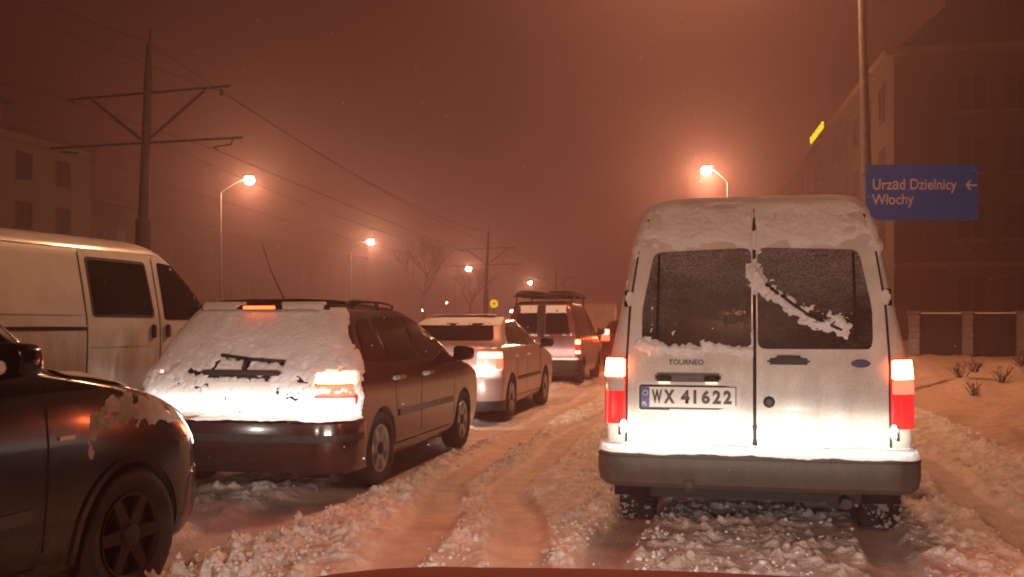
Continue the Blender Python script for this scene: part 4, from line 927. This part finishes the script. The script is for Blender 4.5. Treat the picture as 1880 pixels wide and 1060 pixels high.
# ------------------------------------------------------------------ black car in the left foreground
def build_black_car():
    root = empty('black_hatchback', (-3.90, .88, -.015), R(-5.0))
    tag(root, 'black car cut off by the left edge, snow clinging to its front wing', 'car')
    def wp(P):
        P = np.array(P); y = P[..., 1]; z = P[..., 2]
        t = np.clip((y-2.95)/1.3, 0, 1); P[..., 0] *= 1-.075*t*t-.05*t*np.clip((z-.72)/.3, 0, 1); return P
    bd = Body([(.19, .78, .12, 4.0, .2, .3), (.25, .825, .05, 4.10, .22, .35), (.38, .862, .0, 4.18, .24, .40), (.55, .872, .0, 4.20, .24, .45), (.68, .875, .03, 4.18, .22, .45), (.76, .874, .05, 4.12, .2, .45), (.83, .868, .07, 4.0, .2, .42), (.89, .858, .09, 3.82, .2, .38), (.94, .845, .11, 3.58, .2, .32), (.98, .825, .13, 3.30, .2, .28), (1.005, .81, .15, 3.10, .2, .24), (1.02, .80, .16, 3.06, .2, .22),
               (1.12, .775, .22, 2.93, .18, .2), (1.25, .725, .32, 2.73, .17, .2), (1.36, .67, .42, 2.50, .16, .2), (1.42, .62, .49, 2.32, .15, .2), (1.46, .54, .56, 1.95, .15, .2), (1.475, .42, .72, 1.7, .16, .2)], bulge=.06, bulge_f=.22, warp=wp)
    zk = bd.k[:, 0]; bd.k[:, 0] = np.where(zk > .6, .6+(zk-.6)*1.25, zk); H_ = lambda P: [(y, .6+(z-.6)*1.25) if z > .6 else (y, z) for y, z in P]
    bd.mesh('body', 'black_paint', root, arches=(.80, 3.34), arch_r=.355, arch_z=.315, nside=60)
    sweepf = patch('front_bumper', bd.front, rpoly([(-.84, .23), (.84, .23), (.86, .40), (.86, .56), (-.86, .56), (-.86, .40)], .05), 'black_paint', root, .02, .04, .06)
    patch('grille', bd.front, rpoly([(-.36, .60), (.36, .60), (.40, .72), (-.40, .72)], .03), 'black_plastic', root, .012, .02)
    car_sides(root, bd, [H_(q) for q in ([(.6, 1.05), (1.05, 1.03), (1.05, 1.33), (.75, 1.30)], [(1.10, 1.03), (1.75, 1.02), (1.73, 1.37), (1.12, 1.35)], [(1.80, 1.02), (2.80, 1.005), (2.58, 1.20), (2.38, 1.34), (1.80, 1.375)])],
              [H_(q) for q in ([(1.78, .35), (1.775, 1.39)], [(2.78, .36), (2.80, .70), (2.80, .97)], [(1.1, .3), (2.75, .3)])], [1.25, 2.02], (.80, 3.34), .322, trim=(1.2, 2.72, .53, .05), style='spoke', rim='steel_black', wx=.775, wd=.205, trimmat='wagon_paint', hm='black_paint', handle_z=.95)
    for sg in (-1, 1):
        sd = bd.side(sg)
        patch('headlight', bd.front, rpoly(H_([(sg*.44, .64), (sg*.80, .66), (sg*.80, .80), (sg*.46, .77)]), .04), 'headlamp_glass', root, .008, .02, .05); dipped_beam(root, (sg*.60, 4.22, .70), 230, cone=70)
        patch('indicator_repeater', sd, rpoly(rect(2.86, .82, 2.95, .838), .006), 'amber_lens', root, .008)
        strip('wing_seam', sd, H_([(2.96, .985), (3.3, .955), (3.62, .915), (3.85, .86)]), .010, 'gap', root, .002)
        ring = [(3.34+.372*math.cos(t), .315+.372*math.sin(t)) for t in np.linspace(math.pi+.15, -.15, 26)]
        strip('wheel_arch_lip', sd, ring, .03, 'black_paint', root, .012, .02, .1)
        m_ = mirror_part(root, sg*.98, 2.52, 1.175, sg, 'black_paint', k=.92)
        f_ = B(); f_.lathe([(-.012, .001)]+[(.012*math.sin(t), .028*math.cos(t)) for t in np.linspace(-1.4, 1.4, 8)]+[(.012, .001)], 'y', (sg*.975, 2.45, 1.15), 9); f_.build('mirror_snow', 'snow', m_, True)
        def th(y, z, sg=sg):
            z = .6+(z-.6)/1.25; wy = y+.16*(fbm(y*6, z*6, 4, 31)-.5)+.05*(fbm(y*26, z*26, 3, 32)-.5); wz = z+.12*(fbm(y*6, z*6, 4, 33)-.5)+.05*(fbm(y*26, z*26, 3, 34)-.5)
            return caps([(3.05, .82, 3.26, .85, .03), (3.30, .86, 3.60, .87, .035), (3.52, .83, 3.80, .80, .03), (3.04, .70, 3.06, .80, .018), (3.14, .88, 3.36, .91, .018), (3.40, .80, 3.44, .84, .012)], .16)(wy, wz)+.006*(fbm(y*18, z*18, 3, 37)-.5)
        snowsheet('wing_snow', sd, 2.85, 4.05, .62, 1.06, .012, lambda y, z: np.minimum(.009, th(y, z)), root, 'snow_dirty', base=-.003)
    hd = bd.hood(.80, 1.12)
    snowsheet('bonnet_snow', hd, -.80, .80, 2.96, 4.05, .02, lambda x, y: .012+.05*(fbm(x*5, y*4, 4, 47)-.50)-.06*np.clip(np.abs(x)-.70, 0, 1), root, base=-.004)
    patch('windscreen', bd.front, rpoly(H_([(-.68, 1.04), (.68, 1.04), (.54, 1.38), (-.54, 1.38)]), .05), 'glass', root, .006)
    patch('rear_window', bd.rear, rpoly(H_([(-.6, 1.05), (.6, 1.05), (.48, 1.37), (-.48, 1.37)]), .05), 'glass', root, .008)
    u = B(); u.box(-.6, .25, .17, .6, 3.9, .30); u.build('underbody', 'black_plastic', root)
build_black_car()

# ------------------------------------------------------------------ the car the picture is taken from: bonnet and headlights
def build_own_car():
    root = empty('own_car', (.10, -1.9, 0), 0)
    tag(root, 'red bonnet of the car the scene is seen from, along the bottom edge', 'car')
    bd = Body([(.2, .78, 2.8, 3.95, .1, .3), (.36, .85, 2.8, 4.06, .1, .4), (.55, .86, 2.8, 4.08, .1, .4), (.66, .86, 2.8, 4.05, .1, .4), (.74, .855, 2.8, 3.95, .1, .4), (.80, .845, 2.8, 3.80, .1, .36), (.85, .83, 2.8, 3.60, .1, .3), (.878, .81, 2.8, 3.42, .1, .25), (.892, .79, 2.8, 3.25, .1, .2), (.90, .77, 2.8, 3.1, .1, .15)], bulge_f=.2)
    zk = bd.k[:, 0]; bd.k[:, 0] = np.where(zk > .6, .6+(zk-.6)*1.115, zk)
    bd.mesh('bonnet', 'own_paint', root, arches=(3.25,), arch_r=.345, arch_z=.30)
    patch('grille', bd.front, rpoly(rect(-.35, .58, .35, .68), .03), 'black_plastic', root, .01)
    for sg in (-1, 1):
        patch('headlight', bd.front, rpoly([(sg*.46, .57), (sg*.80, .59), (sg*.80, .70), (sg*.47, .69)], .04), 'headlamp_glass', root, .01)
        wheel(root, sg*.74, 3.25, .305, .19, sg, 'disc', 'steel_dark')
        dipped_beam(root, (sg*.62, 4.06, .64), 1300)
build_own_car()

# ------------------------------------------------------------------ street lamps
def street_lamp(x, y, h, arm, label, power, rz=0, lens='lamp_lens', pole='pole_steel', globe=.16, group='sodium street lamps along the road', lean=0):
    root = empty('street_lamp', (x, y, 0), rz); tag(root, label, 'street lamp', group)
    b = B(); b.tube([(0, 0, -.1), (0, 0, .9), (0, 0, .92), (lean*.5, 0, h*.5), (lean, 0, h-.5)], [.11, .11, .08, .07, .05], 12); b.build('pole', pole, root, True, 40)
    b = B(); n = 8; pts = [(lean+arm*t, 0, h-.5+.75*t**.8) for t in np.linspace(0, 1, n)]; b.tube(pts, [.04]*(n-3)+[.03]*3, 10); b.build('arm', pole, root, True, 40)
    s = 1 if arm > 0 else -1; x1 = lean+arm
    hz = h+.25
    b = B(); b.box(min(x1, x1+s*.6), -.13, hz+.04+globe*.4, max(x1, x1+s*.6), .13, hz+.14+globe*.4, .04); hd = b.build('lamp_head', pole, root, True, 40)
    b = B(); b.lathe([(-globe, .001)]+[(globe*math.sin(t), globe*math.cos(t)*1.2) for t in np.linspace(-1.3, .9, 11)]+[(globe*.8, .001)], 'z', (x1+s*.36, 0, hz-.065), 18); b.build('lamp_lens', lens, hd, True)
    L = bpy.data.lights.new('sodium_light', 'POINT'); L.energy = power; L.color = SODIUM; L.shadow_soft_size = .4
    lo = bpy.data.objects.new('sodium_light', L); COL.objects.link(lo); lo.parent = root; lo.location = (x1+s*.36, 0, hz-.065-globe-.18)
    return root
LAMP_P = 3000
street_lamp(2.30, 16.9, 9.6, -2.3, 'tall street lamp pole carrying the blue sign, its lamp above the picture', LAMP_P, lean=-.25)
street_lamp(-.05, 52.6, 9.2, -.75, 'sodium street lamp glowing directly above the white van roof', LAMP_P, globe=.22)
street_lamp(-27.9, 50.3, 9.2, 1.3, 'brightest left sodium street lamp, above the dark estate car', LAMP_P*.55, globe=.22, rz=R(8))
street_lamp(-36.2, 90.6, 9.2, 1.6, 'second sodium street lamp on the left, smaller and farther along', LAMP_P*.55, lens='lamp_lens_far', globe=.25, rz=R(8))
street_lamp(-39, 138, 9.2, 1.6, 'small distant street lamp above the silver saloon', LAMP_P*.55, lens='lamp_lens_far', globe=.28, rz=R(8))
street_lamp(-39.5, 186, 9.2, 1.6, 'farthest tiny street lamp above the dark van', LAMP_P*.55, lens='lamp_lens_far', globe=.28, rz=R(8))
street_lamp(2.6, -15, 9.6, -2.3, 'street lamp standing behind the viewer on the right kerb', LAMP_P*1.5)
def low_lamp(x, y, z, label, m='lamp_white', r=.14):
    root = empty('path_lamp', (x, y, 0)); tag(root, label, 'lamp', 'small distant pale lamps')
    b = B(); b.tube([(0, 0, -.1), (0, 0, z-.1)], [.05, .035], 8); b.build('pole', 'pole_dark', root, True)
    b = B(); b.lathe([(-r, .001)]+[(r*math.sin(t), r*math.cos(t)) for t in np.linspace(-1.3, 1.3, 9)]+[(r, .001)], 'z', (0, 0, z), 14); b.build('globe', m, root, True)
low_lamp(-23.7, 107, 2.75, 'pale white lamp low down beside the yellow round sign', r=.17)
low_lamp(-36, 113, 3.0, 'faint low lamp over the saloon roof, leftmost of the distant pale lamps', r=.10)
low_lamp(-33, 113, 3.9, 'faint low lamp above the saloon, middle of the distant pale lamps', r=.08)

# ------------------------------------------------------------------ blue direction sign on the lamp pole
def build_sign():
    x0, y0, z0, wd, ht = 2.16, 16.72, 2.98, 1.72, .90
    root = empty('direction_sign', (x0, y0, z0), R(4)); tag(root, 'blue direction sign reading Urząd Dzielnicy Włochy with a left arrow', 'sign')
    def mp(u, v, off): return (u, -off-.06*math.sin(math.pi*np.clip(u/wd, 0, 1)), v-.04*u/wd*(1 if v > .4 else .4))
    n = 12; V = []; F = []
    for off in (0, -.03):
        for j in (0, 1):
            for i in range(n+1): V.append(mp(wd*i/n, ht*j, off))
    k = n+1
    for i in range(n):
        F += [(i, i+1, k+i+1, k+i), (2*k+i+1, 2*k+i, 3*k+i, 3*k+i+1), (i, 2*k+i, 2*k+i+1, i+1), (k+i, k+i+1, 3*k+i+1, 3*k+i)]
    F += [(0, k, 3*k, 2*k), (n, 2*k+n, 3*k+n, k+n)]
    mesh('panel', V, F, 'sign_blue', root, True, 40)
    for s, v in (('Urząd Dzielnicy', .50), ('Włochy', .255)):
        text('lettering', s, .245, 'sign_white', root, lambda x, y, v=v: mp(.10+x, v+y, .006), bold=.003, sx=.80)
    b = B(); o = 1.52; ay = .575
    for pts in ([(o, ay), (o+.06, ay+.075), (o+.095, ay+.075), (o+.05, ay+.014), (o+.05, ay-.014), (o+.095, ay-.075), (o+.06, ay-.075)], [(o+.05, ay-.014), (o+.18, ay-.014), (o+.18, ay+.014), (o+.05, ay+.014)]):
        b.quad([mp(x, y, .006) for x, y in pts])
    b.build('arrow', 'sign_white', root)
    for v in (.10, .80):
        b = B(); b.box(-.02, -.01, v-.03, .16, .20, v+.03, .01); b.build('clamp', 'pole_steel', root)
    b = B(); b.box(.02, -.02, .03, .06, .0, .07); b.build('bolt', 'chrome', root)
build_sign()

# ------------------------------------------------------------------ tram line masts and wires
def mast(x, y, h, label, k=1):
    root = empty('catenary_mast', (x, y, 0), 0); tag(root, label, 'mast', 'tram wire masts')
    lx = .0
    b = B(); b.tube([(0, 0, -.1), (.06, 0, h*.44)], [.24, .21], 12); b.build('mast_base', 'pole_dark', root, True, 40)
    b = B(); b.tube([(.06, 0, h*.43), (.22, 0, h*.86), (.26, 0, h*.95)], [.145, .11, .07], 12); b.tube([(.26, 0, h*.94), (.30, 0, h)], [.05, .015], 8); b.build('mast_top', 'pole_dark', root, True, 40)
    z1, z2 = h*.665, h*.81
    b = B(); b.tube([(-2.95, 0, z1-.05), (3.15, 0, z1+.02)], .035, 8); b.build('lower_arm', 'pole_dark', root)
    b = B(); b.tube([(-2.35, 0, z2-.08), (2.75, 0, z2+.06)], .035, 8); b.build('upper_arm', 'pole_dark', root)
    for sg in (-1, 1):
        b = B(); b.tube([(.12+sg*.15, 0, z1+.1), (sg*1.85+.15, 0, z2-.02)], .045, 8); b.build('brace', 'pole_dark', root)
        b = B(); b.tube([(sg*2.75+.1, 0, z1-.02), (sg*2.7+.1, 0, z1-.16), (sg*2.15+.1, 0, z1-.22), (sg*2.3+.1, 0, z1-.30)], .022, 6); b.build('registration_arm', 'pole_dark', root)
        b = B(); b.lathe([(-.18, .03), (-.16, .06), (-.10, .035), (-.06, .06), (0, .03)], 'z', (sg*2.35+.15, 0, z2-.02), 10); b.build('insulator', 'pole_dark', root, True)
    return z1, z2
MX = [(-16.35, 25.0, 9.75), (-20.6, 82.5, 9.75)]
mast(*MX[0], 'large tram wire mast with two cross arms behind the white passenger van')
mast(*MX[1], 'distant tram wire mast standing behind the silver saloon')
mast(-22.5, 128, 9.2, 'thin farthest mast rising faintly above the dark van roof rack')
def wire(name, pts, label, sag=.5, r=.016):
    b = B(); P = []
    for i in range(len(pts)-1):
        a, c = Vector(pts[i]), Vector(pts[i+1])
        for t in np.linspace(0, 1, 14)[:-1 if i < len(pts)-2 else None]:
            p = a.lerp(c, t); p.z -= sag*4*t*(1-t); P.append(p)
    b.tube(P, r, 5); tag(b.build(name, 'wire', None, True), label, 'wire', 'tram line wires')
x1, y1, h1 = MX[0]; x2, y2, h2 = MX[1]
for dx, hz, nm, lb, sg in ((.28, 9.3, 'feeder_wire', 'feeder wire passing over the tops of the tram masts', .9),
                           (-2.25, 7.75, 'messenger_wire', 'upper tram wire hanging from the left arm ends', .7), (2.5, 7.8, 'messenger_wire', 'upper tram wire hanging from the right arm ends', .7),
                           (-2.2, 6.2, 'contact_wire', 'lower tram wire under the left arm ends', .15), (2.3, 6.2, 'contact_wire', 'lower tram wire under the right arm ends', .15)):
    wire(nm, [(x1+dx+1.4, -18, hz), (x1+dx, y1, hz), (x2+dx, y2, hz), (-22.5+dx, 128, hz)], lb, sg, .015 if nm == 'feeder_wire' else .009)

# ------------------------------------------------------------------ yellow road sign by the tram line
root = empty('round_sign', (-16.35, 68, 0), R(12)); tag(root, 'small round yellow road sign with dark centre near the distant mast', 'sign')
b = B(); b.tube([(0, .05, -.1), (0, .05, 2.9)], .035, 8); b.build('post', 'pole_dark', root, True)
b = B(); b.lathe([(-.02, .001), (-.02, .30), (.02, .30), (.02, .001)], 'y', (0, 0, 2.78), 20); b.build('disc', 'road_sign_yellow', root)
b = B(); b.quad([(-.09, -.026, 2.78), (0, -.026, 2.66), (.09, -.026, 2.78), (0, -.026, 2.92)]); b.build('centre_mark', 'ink', root)

# ------------------------------------------------------------------ buildings
def facade(root, o, d, n, cols, rows, ww, wh, fm='window_frame', mull=1, depth=.10, sill=True):
    """windows with frames along a wall: o corner, d direction along, n outward normal"""
    d = Vector(d); n = Vector(n); up = Vector((0, 0, 1))
    def bx(bb, u0, z0, u1, z1, f0, f1):
        P = [Vector(o)+d*u+n*f+up*z for f in (f0, f1) for (u, z) in ((u0, z0), (u1, z0), (u1, z1), (u0, z1))]
        q = len(bb.V); bb.V += [tuple(p) for p in P]; bb.F += [tuple(q+i for i in f) for f in ((0, 3, 2, 1), (4, 5, 6, 7), (0, 1, 5, 4), (1, 2, 6, 5), (2, 3, 7, 6), (3, 0, 4, 7))]
    for u in cols:
        for z in rows:
            b = B(); bx(b, u-ww/2-.08, z-.08, u-ww/2, z+wh+.08, -.02, .05); bx(b, u+ww/2, z-.08, u+ww/2+.08, z+wh+.08, -.02, .05); bx(b, u-ww/2, z+wh, u+ww/2, z+wh+.08, -.02, .05); bx(b, u-ww/2, z-.08, u+ww/2, z, -.02, .05)
            for k in range(mull): c = u-ww/2+ww*(k+1)/(mull+1); bx(b, c-.05, z, c+.05, z+wh, -.02, .045)
            f = b.build('window', fm, root)
            b = B(); bx(b, u-ww/2, z, u+ww/2, z+wh, -.03, .012); b.build('pane', 'window_dark', f)
            if sill: b = B(); bx(b, u-ww/2-.15, z-.16, u+ww/2+.15, z-.085, -.02, .14); b.build('sill', 'plaster_trim', f)
def block(root, P0, d, L, n, D, H, m, name='wall'):
    """a box building: corner P0, along d for L, depth D away from outward normal n"""
    d = Vector(d); n = Vector(n); a = Vector(P0); b = B()
    base = [a, a+d*L, a+d*L-n*D, a-n*D]; b.V = [tuple(p+Vector((0, 0, -.3))) for p in base]+[tuple(p+Vector((0, 0, H))) for p in base]
    b.F = [(0, 3, 2, 1), (4, 5, 6, 7), (0, 1, 5, 4), (1, 2, 6, 5), (2, 3, 7, 6), (3, 0, 4, 7)]
    return b.build(name, m, root)
def build_right():
    root = empty('corner_building', (0, 0, 0)); tag(root, 'tall brown building with cornice and windows filling the right side', 'building')
    c = Vector((7.4, 47.7, 0)); d = Vector((-2.3, 41.2, 0)).normalized(); nf = Vector((d.y*-1, d.x, 0))
    e = Vector((1, 0, 0))
    # street side faces west, front faces the camera
    V = [c, c+d*46, c+d*46+e*16, c+e*24]; b = B(); H = 13.6
    b.V = [tuple(p+Vector((0, 0, -.3))) for p in V]+[tuple(p+Vector((0, 0, H))) for p in V]; b.F = [(0, 3, 2, 1), (4, 5, 6, 7), (0, 1, 5, 4), (1, 2, 6, 5), (2, 3, 7, 6), (3, 0, 4, 7)]
    b.build('wall', 'plaster_brown', root)
    b = B(); cn = [c+Vector((-.45, -.45, 0)), c+d*46+Vector((-.45, 0, 0)), c+d*46+e*16, c+e*24+Vector((0, -.45, 0))]
    b.V = [tuple(p+Vector((0, 0, H-.05))) for p in cn]+[tuple(p+Vector((0, 0, H+.28))) for p in cn]; b.F = [(0, 3, 2, 1), (4, 5, 6, 7), (0, 1, 5, 4), (1, 2, 6, 5), (2, 3, 7, 6), (3, 0, 4, 7)]; b.build('cornice', 'plaster_trim', root)
    b = B(); tp = [p+Vector((0, 0, H+.28)) for p in V]; rg = [p+Vector((0, 0, H+4.2)) for p in (c+Vector((4, 4, 0)), c+d*46+e*4, c+d*46+e*11, c+e*20+Vector((0, 5, 0)))]
    b.V = [tuple(p) for p in tp+rg]; b.F = [(0, 1, 5, 4), (1, 2, 6, 5), (2, 3, 7, 6), (3, 0, 4, 7), (4, 5, 6, 7)]; b.build('roof', 'dark_roof', root)
    for x in (3, 9): b = B(); b.box(c.x+x, c.y+4, H+1, c.x+x+.9, c.y+5, H+5.2); b.build('chimney', 'plaster_brown', root)
    b = B(); b.box(c.x, c.y-.08, 3.9, c.x+24, c.y-.0, 4.1); b.build('string_course', 'plaster_trim', root)
    facade(root, tuple(c), (1, 0, 0), (0, -1, 0), [3.3, 5.2, 8.6, 12.1, 15.6], [1.9, 5.2, 8.2, 11.0], 1.15, 1.55)
    facade(root, tuple(c), tuple(d), (-d.y, d.x, 0), [2.5+3.4*i for i in range(13)], [1.9, 5.2, 8.2, 11.2], 1.1, 1.55, sill=True)
    b = B(); b.box(c.x+6.85, c.y-.12, .2, c.x+6.97, c.y-.004, 13.4); b.build('downpipe', 'pole_dark', root)
build_right()
# yellow sign lettering blocks on a frame above the eave line
root = empty('roof_sign', (6.12, 67.6, 13.9), math.atan2(41.2, -2.3)); tag(root, 'glowing yellow letters standing along the eave of the brown building', 'sign')
b = B()
for z in (.05, .75): b.tube([(-.2, -.1, z), (6.4, -.1, z)], .03, 6)
for x in (0, 3, 6): b.tube([(x, -.1, -.05), (x, -.1, .8)], .03, 6)
b.build('frame', 'pole_dark', root)
for k in range(5):
    b = B(); x = k*1.28; h = .80; t = .15; y0, y1 = .0, .12
    b.box(x, y0, .0, x+t, y1, h); b.box(x+t, y0, h-.24, x+0.62, y1, h)
    if k in (0, 3): b.box(x+0.62-t, y0, 0, x+0.62, y1, h-.24); b.box(x+t, y0, 0.28, x+0.62-t, y1, 0.44)
    elif k in (1, 4): b.box(x+t, y0, 0, x+0.62, y1, .24); b.box(x+t, y0, .40, x+.55, y1, .50)
    else: b.box(x+0.62-t, y0, 0, x+0.62, y1, h-.24); b.box(x+t, y0, 0, x+0.62-t, y1, .24)
    b.build('letter', 'neon_yellow', root)
def build_left(P0, L, H, D, label, cols, rows, m, top=True, ww=1.3):
    root = empty('apartment_block', (0, 0, 0)); tag(root, label, 'building', 'apartment blocks on the left')
    d = Vector((0, 1, 0)); block(root, P0, d, L, (1, 0, 0), D, H, m)
    b = B(); b.box(P0[0]-D-.3, P0[1]-.3, H, P0[0]+.3, P0[1]+L+.3, H+.35); b.build('parapet', 'dark_roof', root)
    if top: b = B(); b.box(P0[0]-D+1, P0[1]+2, H+.35, P0[0]-3.5, P0[1]+L-4, H+2.6); b.build('top_storey', m, root); b = B(); b.box(P0[0]-D+.7, P0[1]+1.7, H+2.6, P0[0]-3.0, P0[1]+L-3.7, H+2.85); b.build('top_roof', 'dark_roof', root)
    facade(root, P0, d, (1, 0, 0), cols, rows, ww, 1.55, sill=True)
build_left((-42, 40, 0), 18.4, 12.9, 13, 'pale apartment block with dark windows behind the white passenger van', [1.2+3.6*i for i in range(5)], [1.2, 4.2, 7.2, 10.2], 'plaster_grey')
build_left((-47, 60, 0), 12, 10.6, 12, 'darker distant apartment block behind the large tram mast', [2+3.6*i for i in range(3)], [1.2, 4.2, 7.2], 'plaster_brown', False)
build_left((-52, 78, 0), 58, 10.8, 12, 'long low dark block fading into the haze behind the left street lamps', [3+4.8*i for i in range(12)], [1.2, 4.2, 7.2], 'plaster_brown', False)

# ------------------------------------------------------------------ fence with pale pillars on the right
root = empty('garden_fence', (4.45, 25.7, 0), R(1)); tag(root, 'dark board fence with pale brick pillars above the right snow bank', 'fence')
for i, x in enumerate((0.0, 1.22, 2.44, 3.66, 4.88, 6.1)):
    p = empty('pillar', (x, 0, 0), 0, root)
    for j in range(9):
        b = B(); q = .004*((j*7+i*3) % 3); b.box(-.11-q, -.11-q, .25+j*.145, .11+q, .11+q, .25+j*.145+.132, .01); b.build('brick', 'brick_pale', p)
    b = B(); b.box(-.15, -.15, 1.56, .15, .15, 1.62, .015); b.build('pillar_cap', 'brick_pale', p)
    if i < 5:
        for k in range(9): b = B(); x0 = x+.12+k*.109; b.box(x0, -.015, .42, x0+.103, .015, 1.53+.02*((k*5) % 3)); b.build('board', 'fence_dark', root)
        for z in (.42, 1.50): b = B(); b.box(x+.115, .018, z, x+1.105, .055, z+.07); b.build('rail', 'fence_dark', root)
        b = B(); b.box(x+.12, -.06, .30, x+1.10, .06, .40); b.build('plinth', 'brick_pale', root)
        b = B(); b.box(x+.12, -.05, 1.56, x+1.10, .06, 1.59, .008); b.build('snow_cap', 'snow', root)

# ------------------------------------------------------------------ twigs poking out of the snow bank
def shrub(x, y, h, n, label, seed):
    rnd = random.Random(seed); z0 = float(bank_h(np.array([x]), np.array([y]))[0])-.03
    root = empty('bare_shrub', (x, y, z0), 0); tag(root, label, 'shrub', 'bare twigs sticking out of the snow bank')
    b = B()
    for i in range(n):
        a = rnd.uniform(0, 6.28); l = h*rnd.uniform(.5, 1); t = rnd.uniform(.2, .9); p = Vector((rnd.uniform(-.05, .05), rnd.uniform(-.05, .05), 0)); q = p+Vector((math.cos(a)*t, math.sin(a)*t, 1)).normalized()*l*.6; r_ = q+Vector((math.cos(a+.5)*t*1.2, math.sin(a+.5)*t, .7)).normalized()*l*.4
        b.tube([p, q, r_], [.007, .005, .003], 4)
        for k in range(3): s = q.lerp(r_, rnd.random()); b.tube([s, s+Vector((rnd.uniform(-1, 1), rnd.uniform(-1, 1), .5))*l*.25], [.004, .002], 3)
    b.build('twigs', 'twig', root)
SH = [(3.45, 15.2, .28, 14, 'low twiggy shrub right beside the white van tail lamp'), (4.1, 16.3, .35, 16, 'twiggy shrub just right of the van in the snow bank'), (4.9, 17.8, .40, 18, 'wide bare shrub on the bank crest below the pale pillar'), (5.9, 18.6, .42, 18, 'bare shrub on the bank crest under the dark fence'), (5.0, 13.8, .24, 10, 'small isolated twig tuft in the middle of the bank'), (6.6, 17.2, .34, 16, 'bare shrub at the right picture edge on the bank'), (5.6, 14.9, .25, 8, 'thin sprigs low on the bank near the right edge'), (3.1, 10.8, .14, 6, 'tiny twigs low on the bank beside the van'), (4.3, 18.9, .34, 20, 'dense twigs at the foot of the leftmost fence pillar'), (5.4, 20.1, .36, 20, 'dense twigs in front of the second fence pillar'), (7.1, 20.4, .40, 20, 'dense twigs before the fence close to the right edge'), (6.2, 16.0, .20, 9, 'sparse sprigs midway up the bank near the right edge'), (3.75, 17.4, .30, 18, 'dense twigs just above the van tail lamp on the bank')]
for i, s in enumerate(SH): shrub(*s, 100+i)

# ------------------------------------------------------------------ bare trees in the distance
def tree(x, y, h, label, seed):
    rnd = random.Random(seed); root = empty('bare_tree', (x, y, -.1), 0); tag(root, label, 'tree', 'bare winter trees')
    tr = B(); cr = B()
    tr.tube([(0, 0, 0), (.05, 0, h*.2), (0, .05, h*.42)], [h*.022, h*.018, h*.014], 8)
    def grow(p, d, l, r_, k):
        q = p+d*l; mid = p+d*l*.5+Vector((rnd.uniform(-1, 1), rnd.uniform(-1, 1), 0))*l*.06
        (tr if k > 3 else cr).tube([p, mid, q], [r_, r_*.8, r_*.62], 4 if k < 4 else 6, False)
        if k == 0: return
        for i in range(3 if k > 1 else 4):
            a = rnd.uniform(0, 6.28); o = Vector((math.cos(a), math.sin(a), rnd.uniform(-.1, .5)))
            grow(p+d*l*rnd.uniform(.55, 1), (d*.8+o*.62).normalized(), l*rnd.uniform(.58, .8), r_*.6, k-1)
    for i in range(4):
        a = i*1.57+rnd.uniform(0, .8); grow(Vector((0, 0, h*.38)), Vector((math.cos(a)*.55, math.sin(a)*.55, 1)).normalized(), h*.24, h*.010, 5)
    tr.build('trunk', 'bark', root, True); cr.build('crown', 'bark', root)
for i, (x, y, h, l) in enumerate([(-33, 104, 12, 'hazy bare tree right beside the second left street lamp'), (-33, 124, 10, 'faint bare tree beyond the second left street lamp'), (13, 40, 8.5, 'bare tree in front of the brown building at right')]): tree(x, y, h, l, 40+i)

# ------------------------------------------------------------------ loose snow crumbs thrown up beside the ruts, and flakes in the air
rg = np.random.default_rng(3)
X = rg.uniform(-3.4, 2.2, 240000); Y = 3.6+rg.uniform(0, 1, 240000)**1.7*14
rm = rutmask(X, Y); ridge = np.exp(-((X+2.50+.02*(Y-5))/.24)**2)+.8*np.exp(-((X+1.62+.10*(Y-5))/.13)**2)+.7*np.exp(-((X+1.0)/.20)**2)*(Y < 12)+.45*(np.abs(X-.15) < 1.1)*np.clip((fbm(X*1.5, Y*.5, 2, 15)-.35)*3, 0, 1)
pr = np.clip(ridge, .05, 1)*(1-.97*rm)*np.clip(1.15-X*0-np.clip((Y-7)/10, 0, .8), 0, 1)*np.clip((fbm(X*5, Y*4, 3, 19)-.33)*3.5, 0, 1)*.34
k = rg.uniform(0, 1, len(X)) < pr; X, Y = X[k], Y[k]; sz = .004+.010*rg.uniform(0, 1, len(X))**2+.012*rg.uniform(0, 1, len(X))**6
lumps('snow_crumbs', np.stack([X, Y, road_h(X, Y)+sz*.35], -1), sz, 'snow', 'loose crumbs of snow lying along the wheel ruts', 'snow', 4)
n = 2600; Y = rg.uniform(4.5, 32, n); X = -.2158*Y+rg.uniform(-.6, .6, n)*Y
lumps('falling_snow', np.stack([X, Y, 1.3+rg.uniform(-.3, .42, n)*Y], -1)[:], rg.uniform(.0018, .0042, n), 'snow', 'scattered snowflakes falling through the lamp light', 'snowflakes', 5)

# ------------------------------------------------------------------ snowy air
b = B(); b.box(-345, -65, -1.2, 345, 525, 22); hz = b.build('haze', None); tag(hz, 'snow filled night air around the whole street', 'haze', kind='stuff')
m = bpy.data.materials.new('haze'); m.use_nodes = True; t = m.node_tree; t.nodes.clear()
o = t.nodes.new('ShaderNodeOutputMaterial'); v = t.nodes.new('ShaderNodeVolumePrincipled')
v.inputs['Color'].default_value = (.68, .46, .50, 1); v.inputs['Density'].default_value = .0085; v.inputs['Anisotropy'].default_value = .78
t.links.new(v.outputs[0], o.inputs['Volume']); hz.data.materials.append(m)
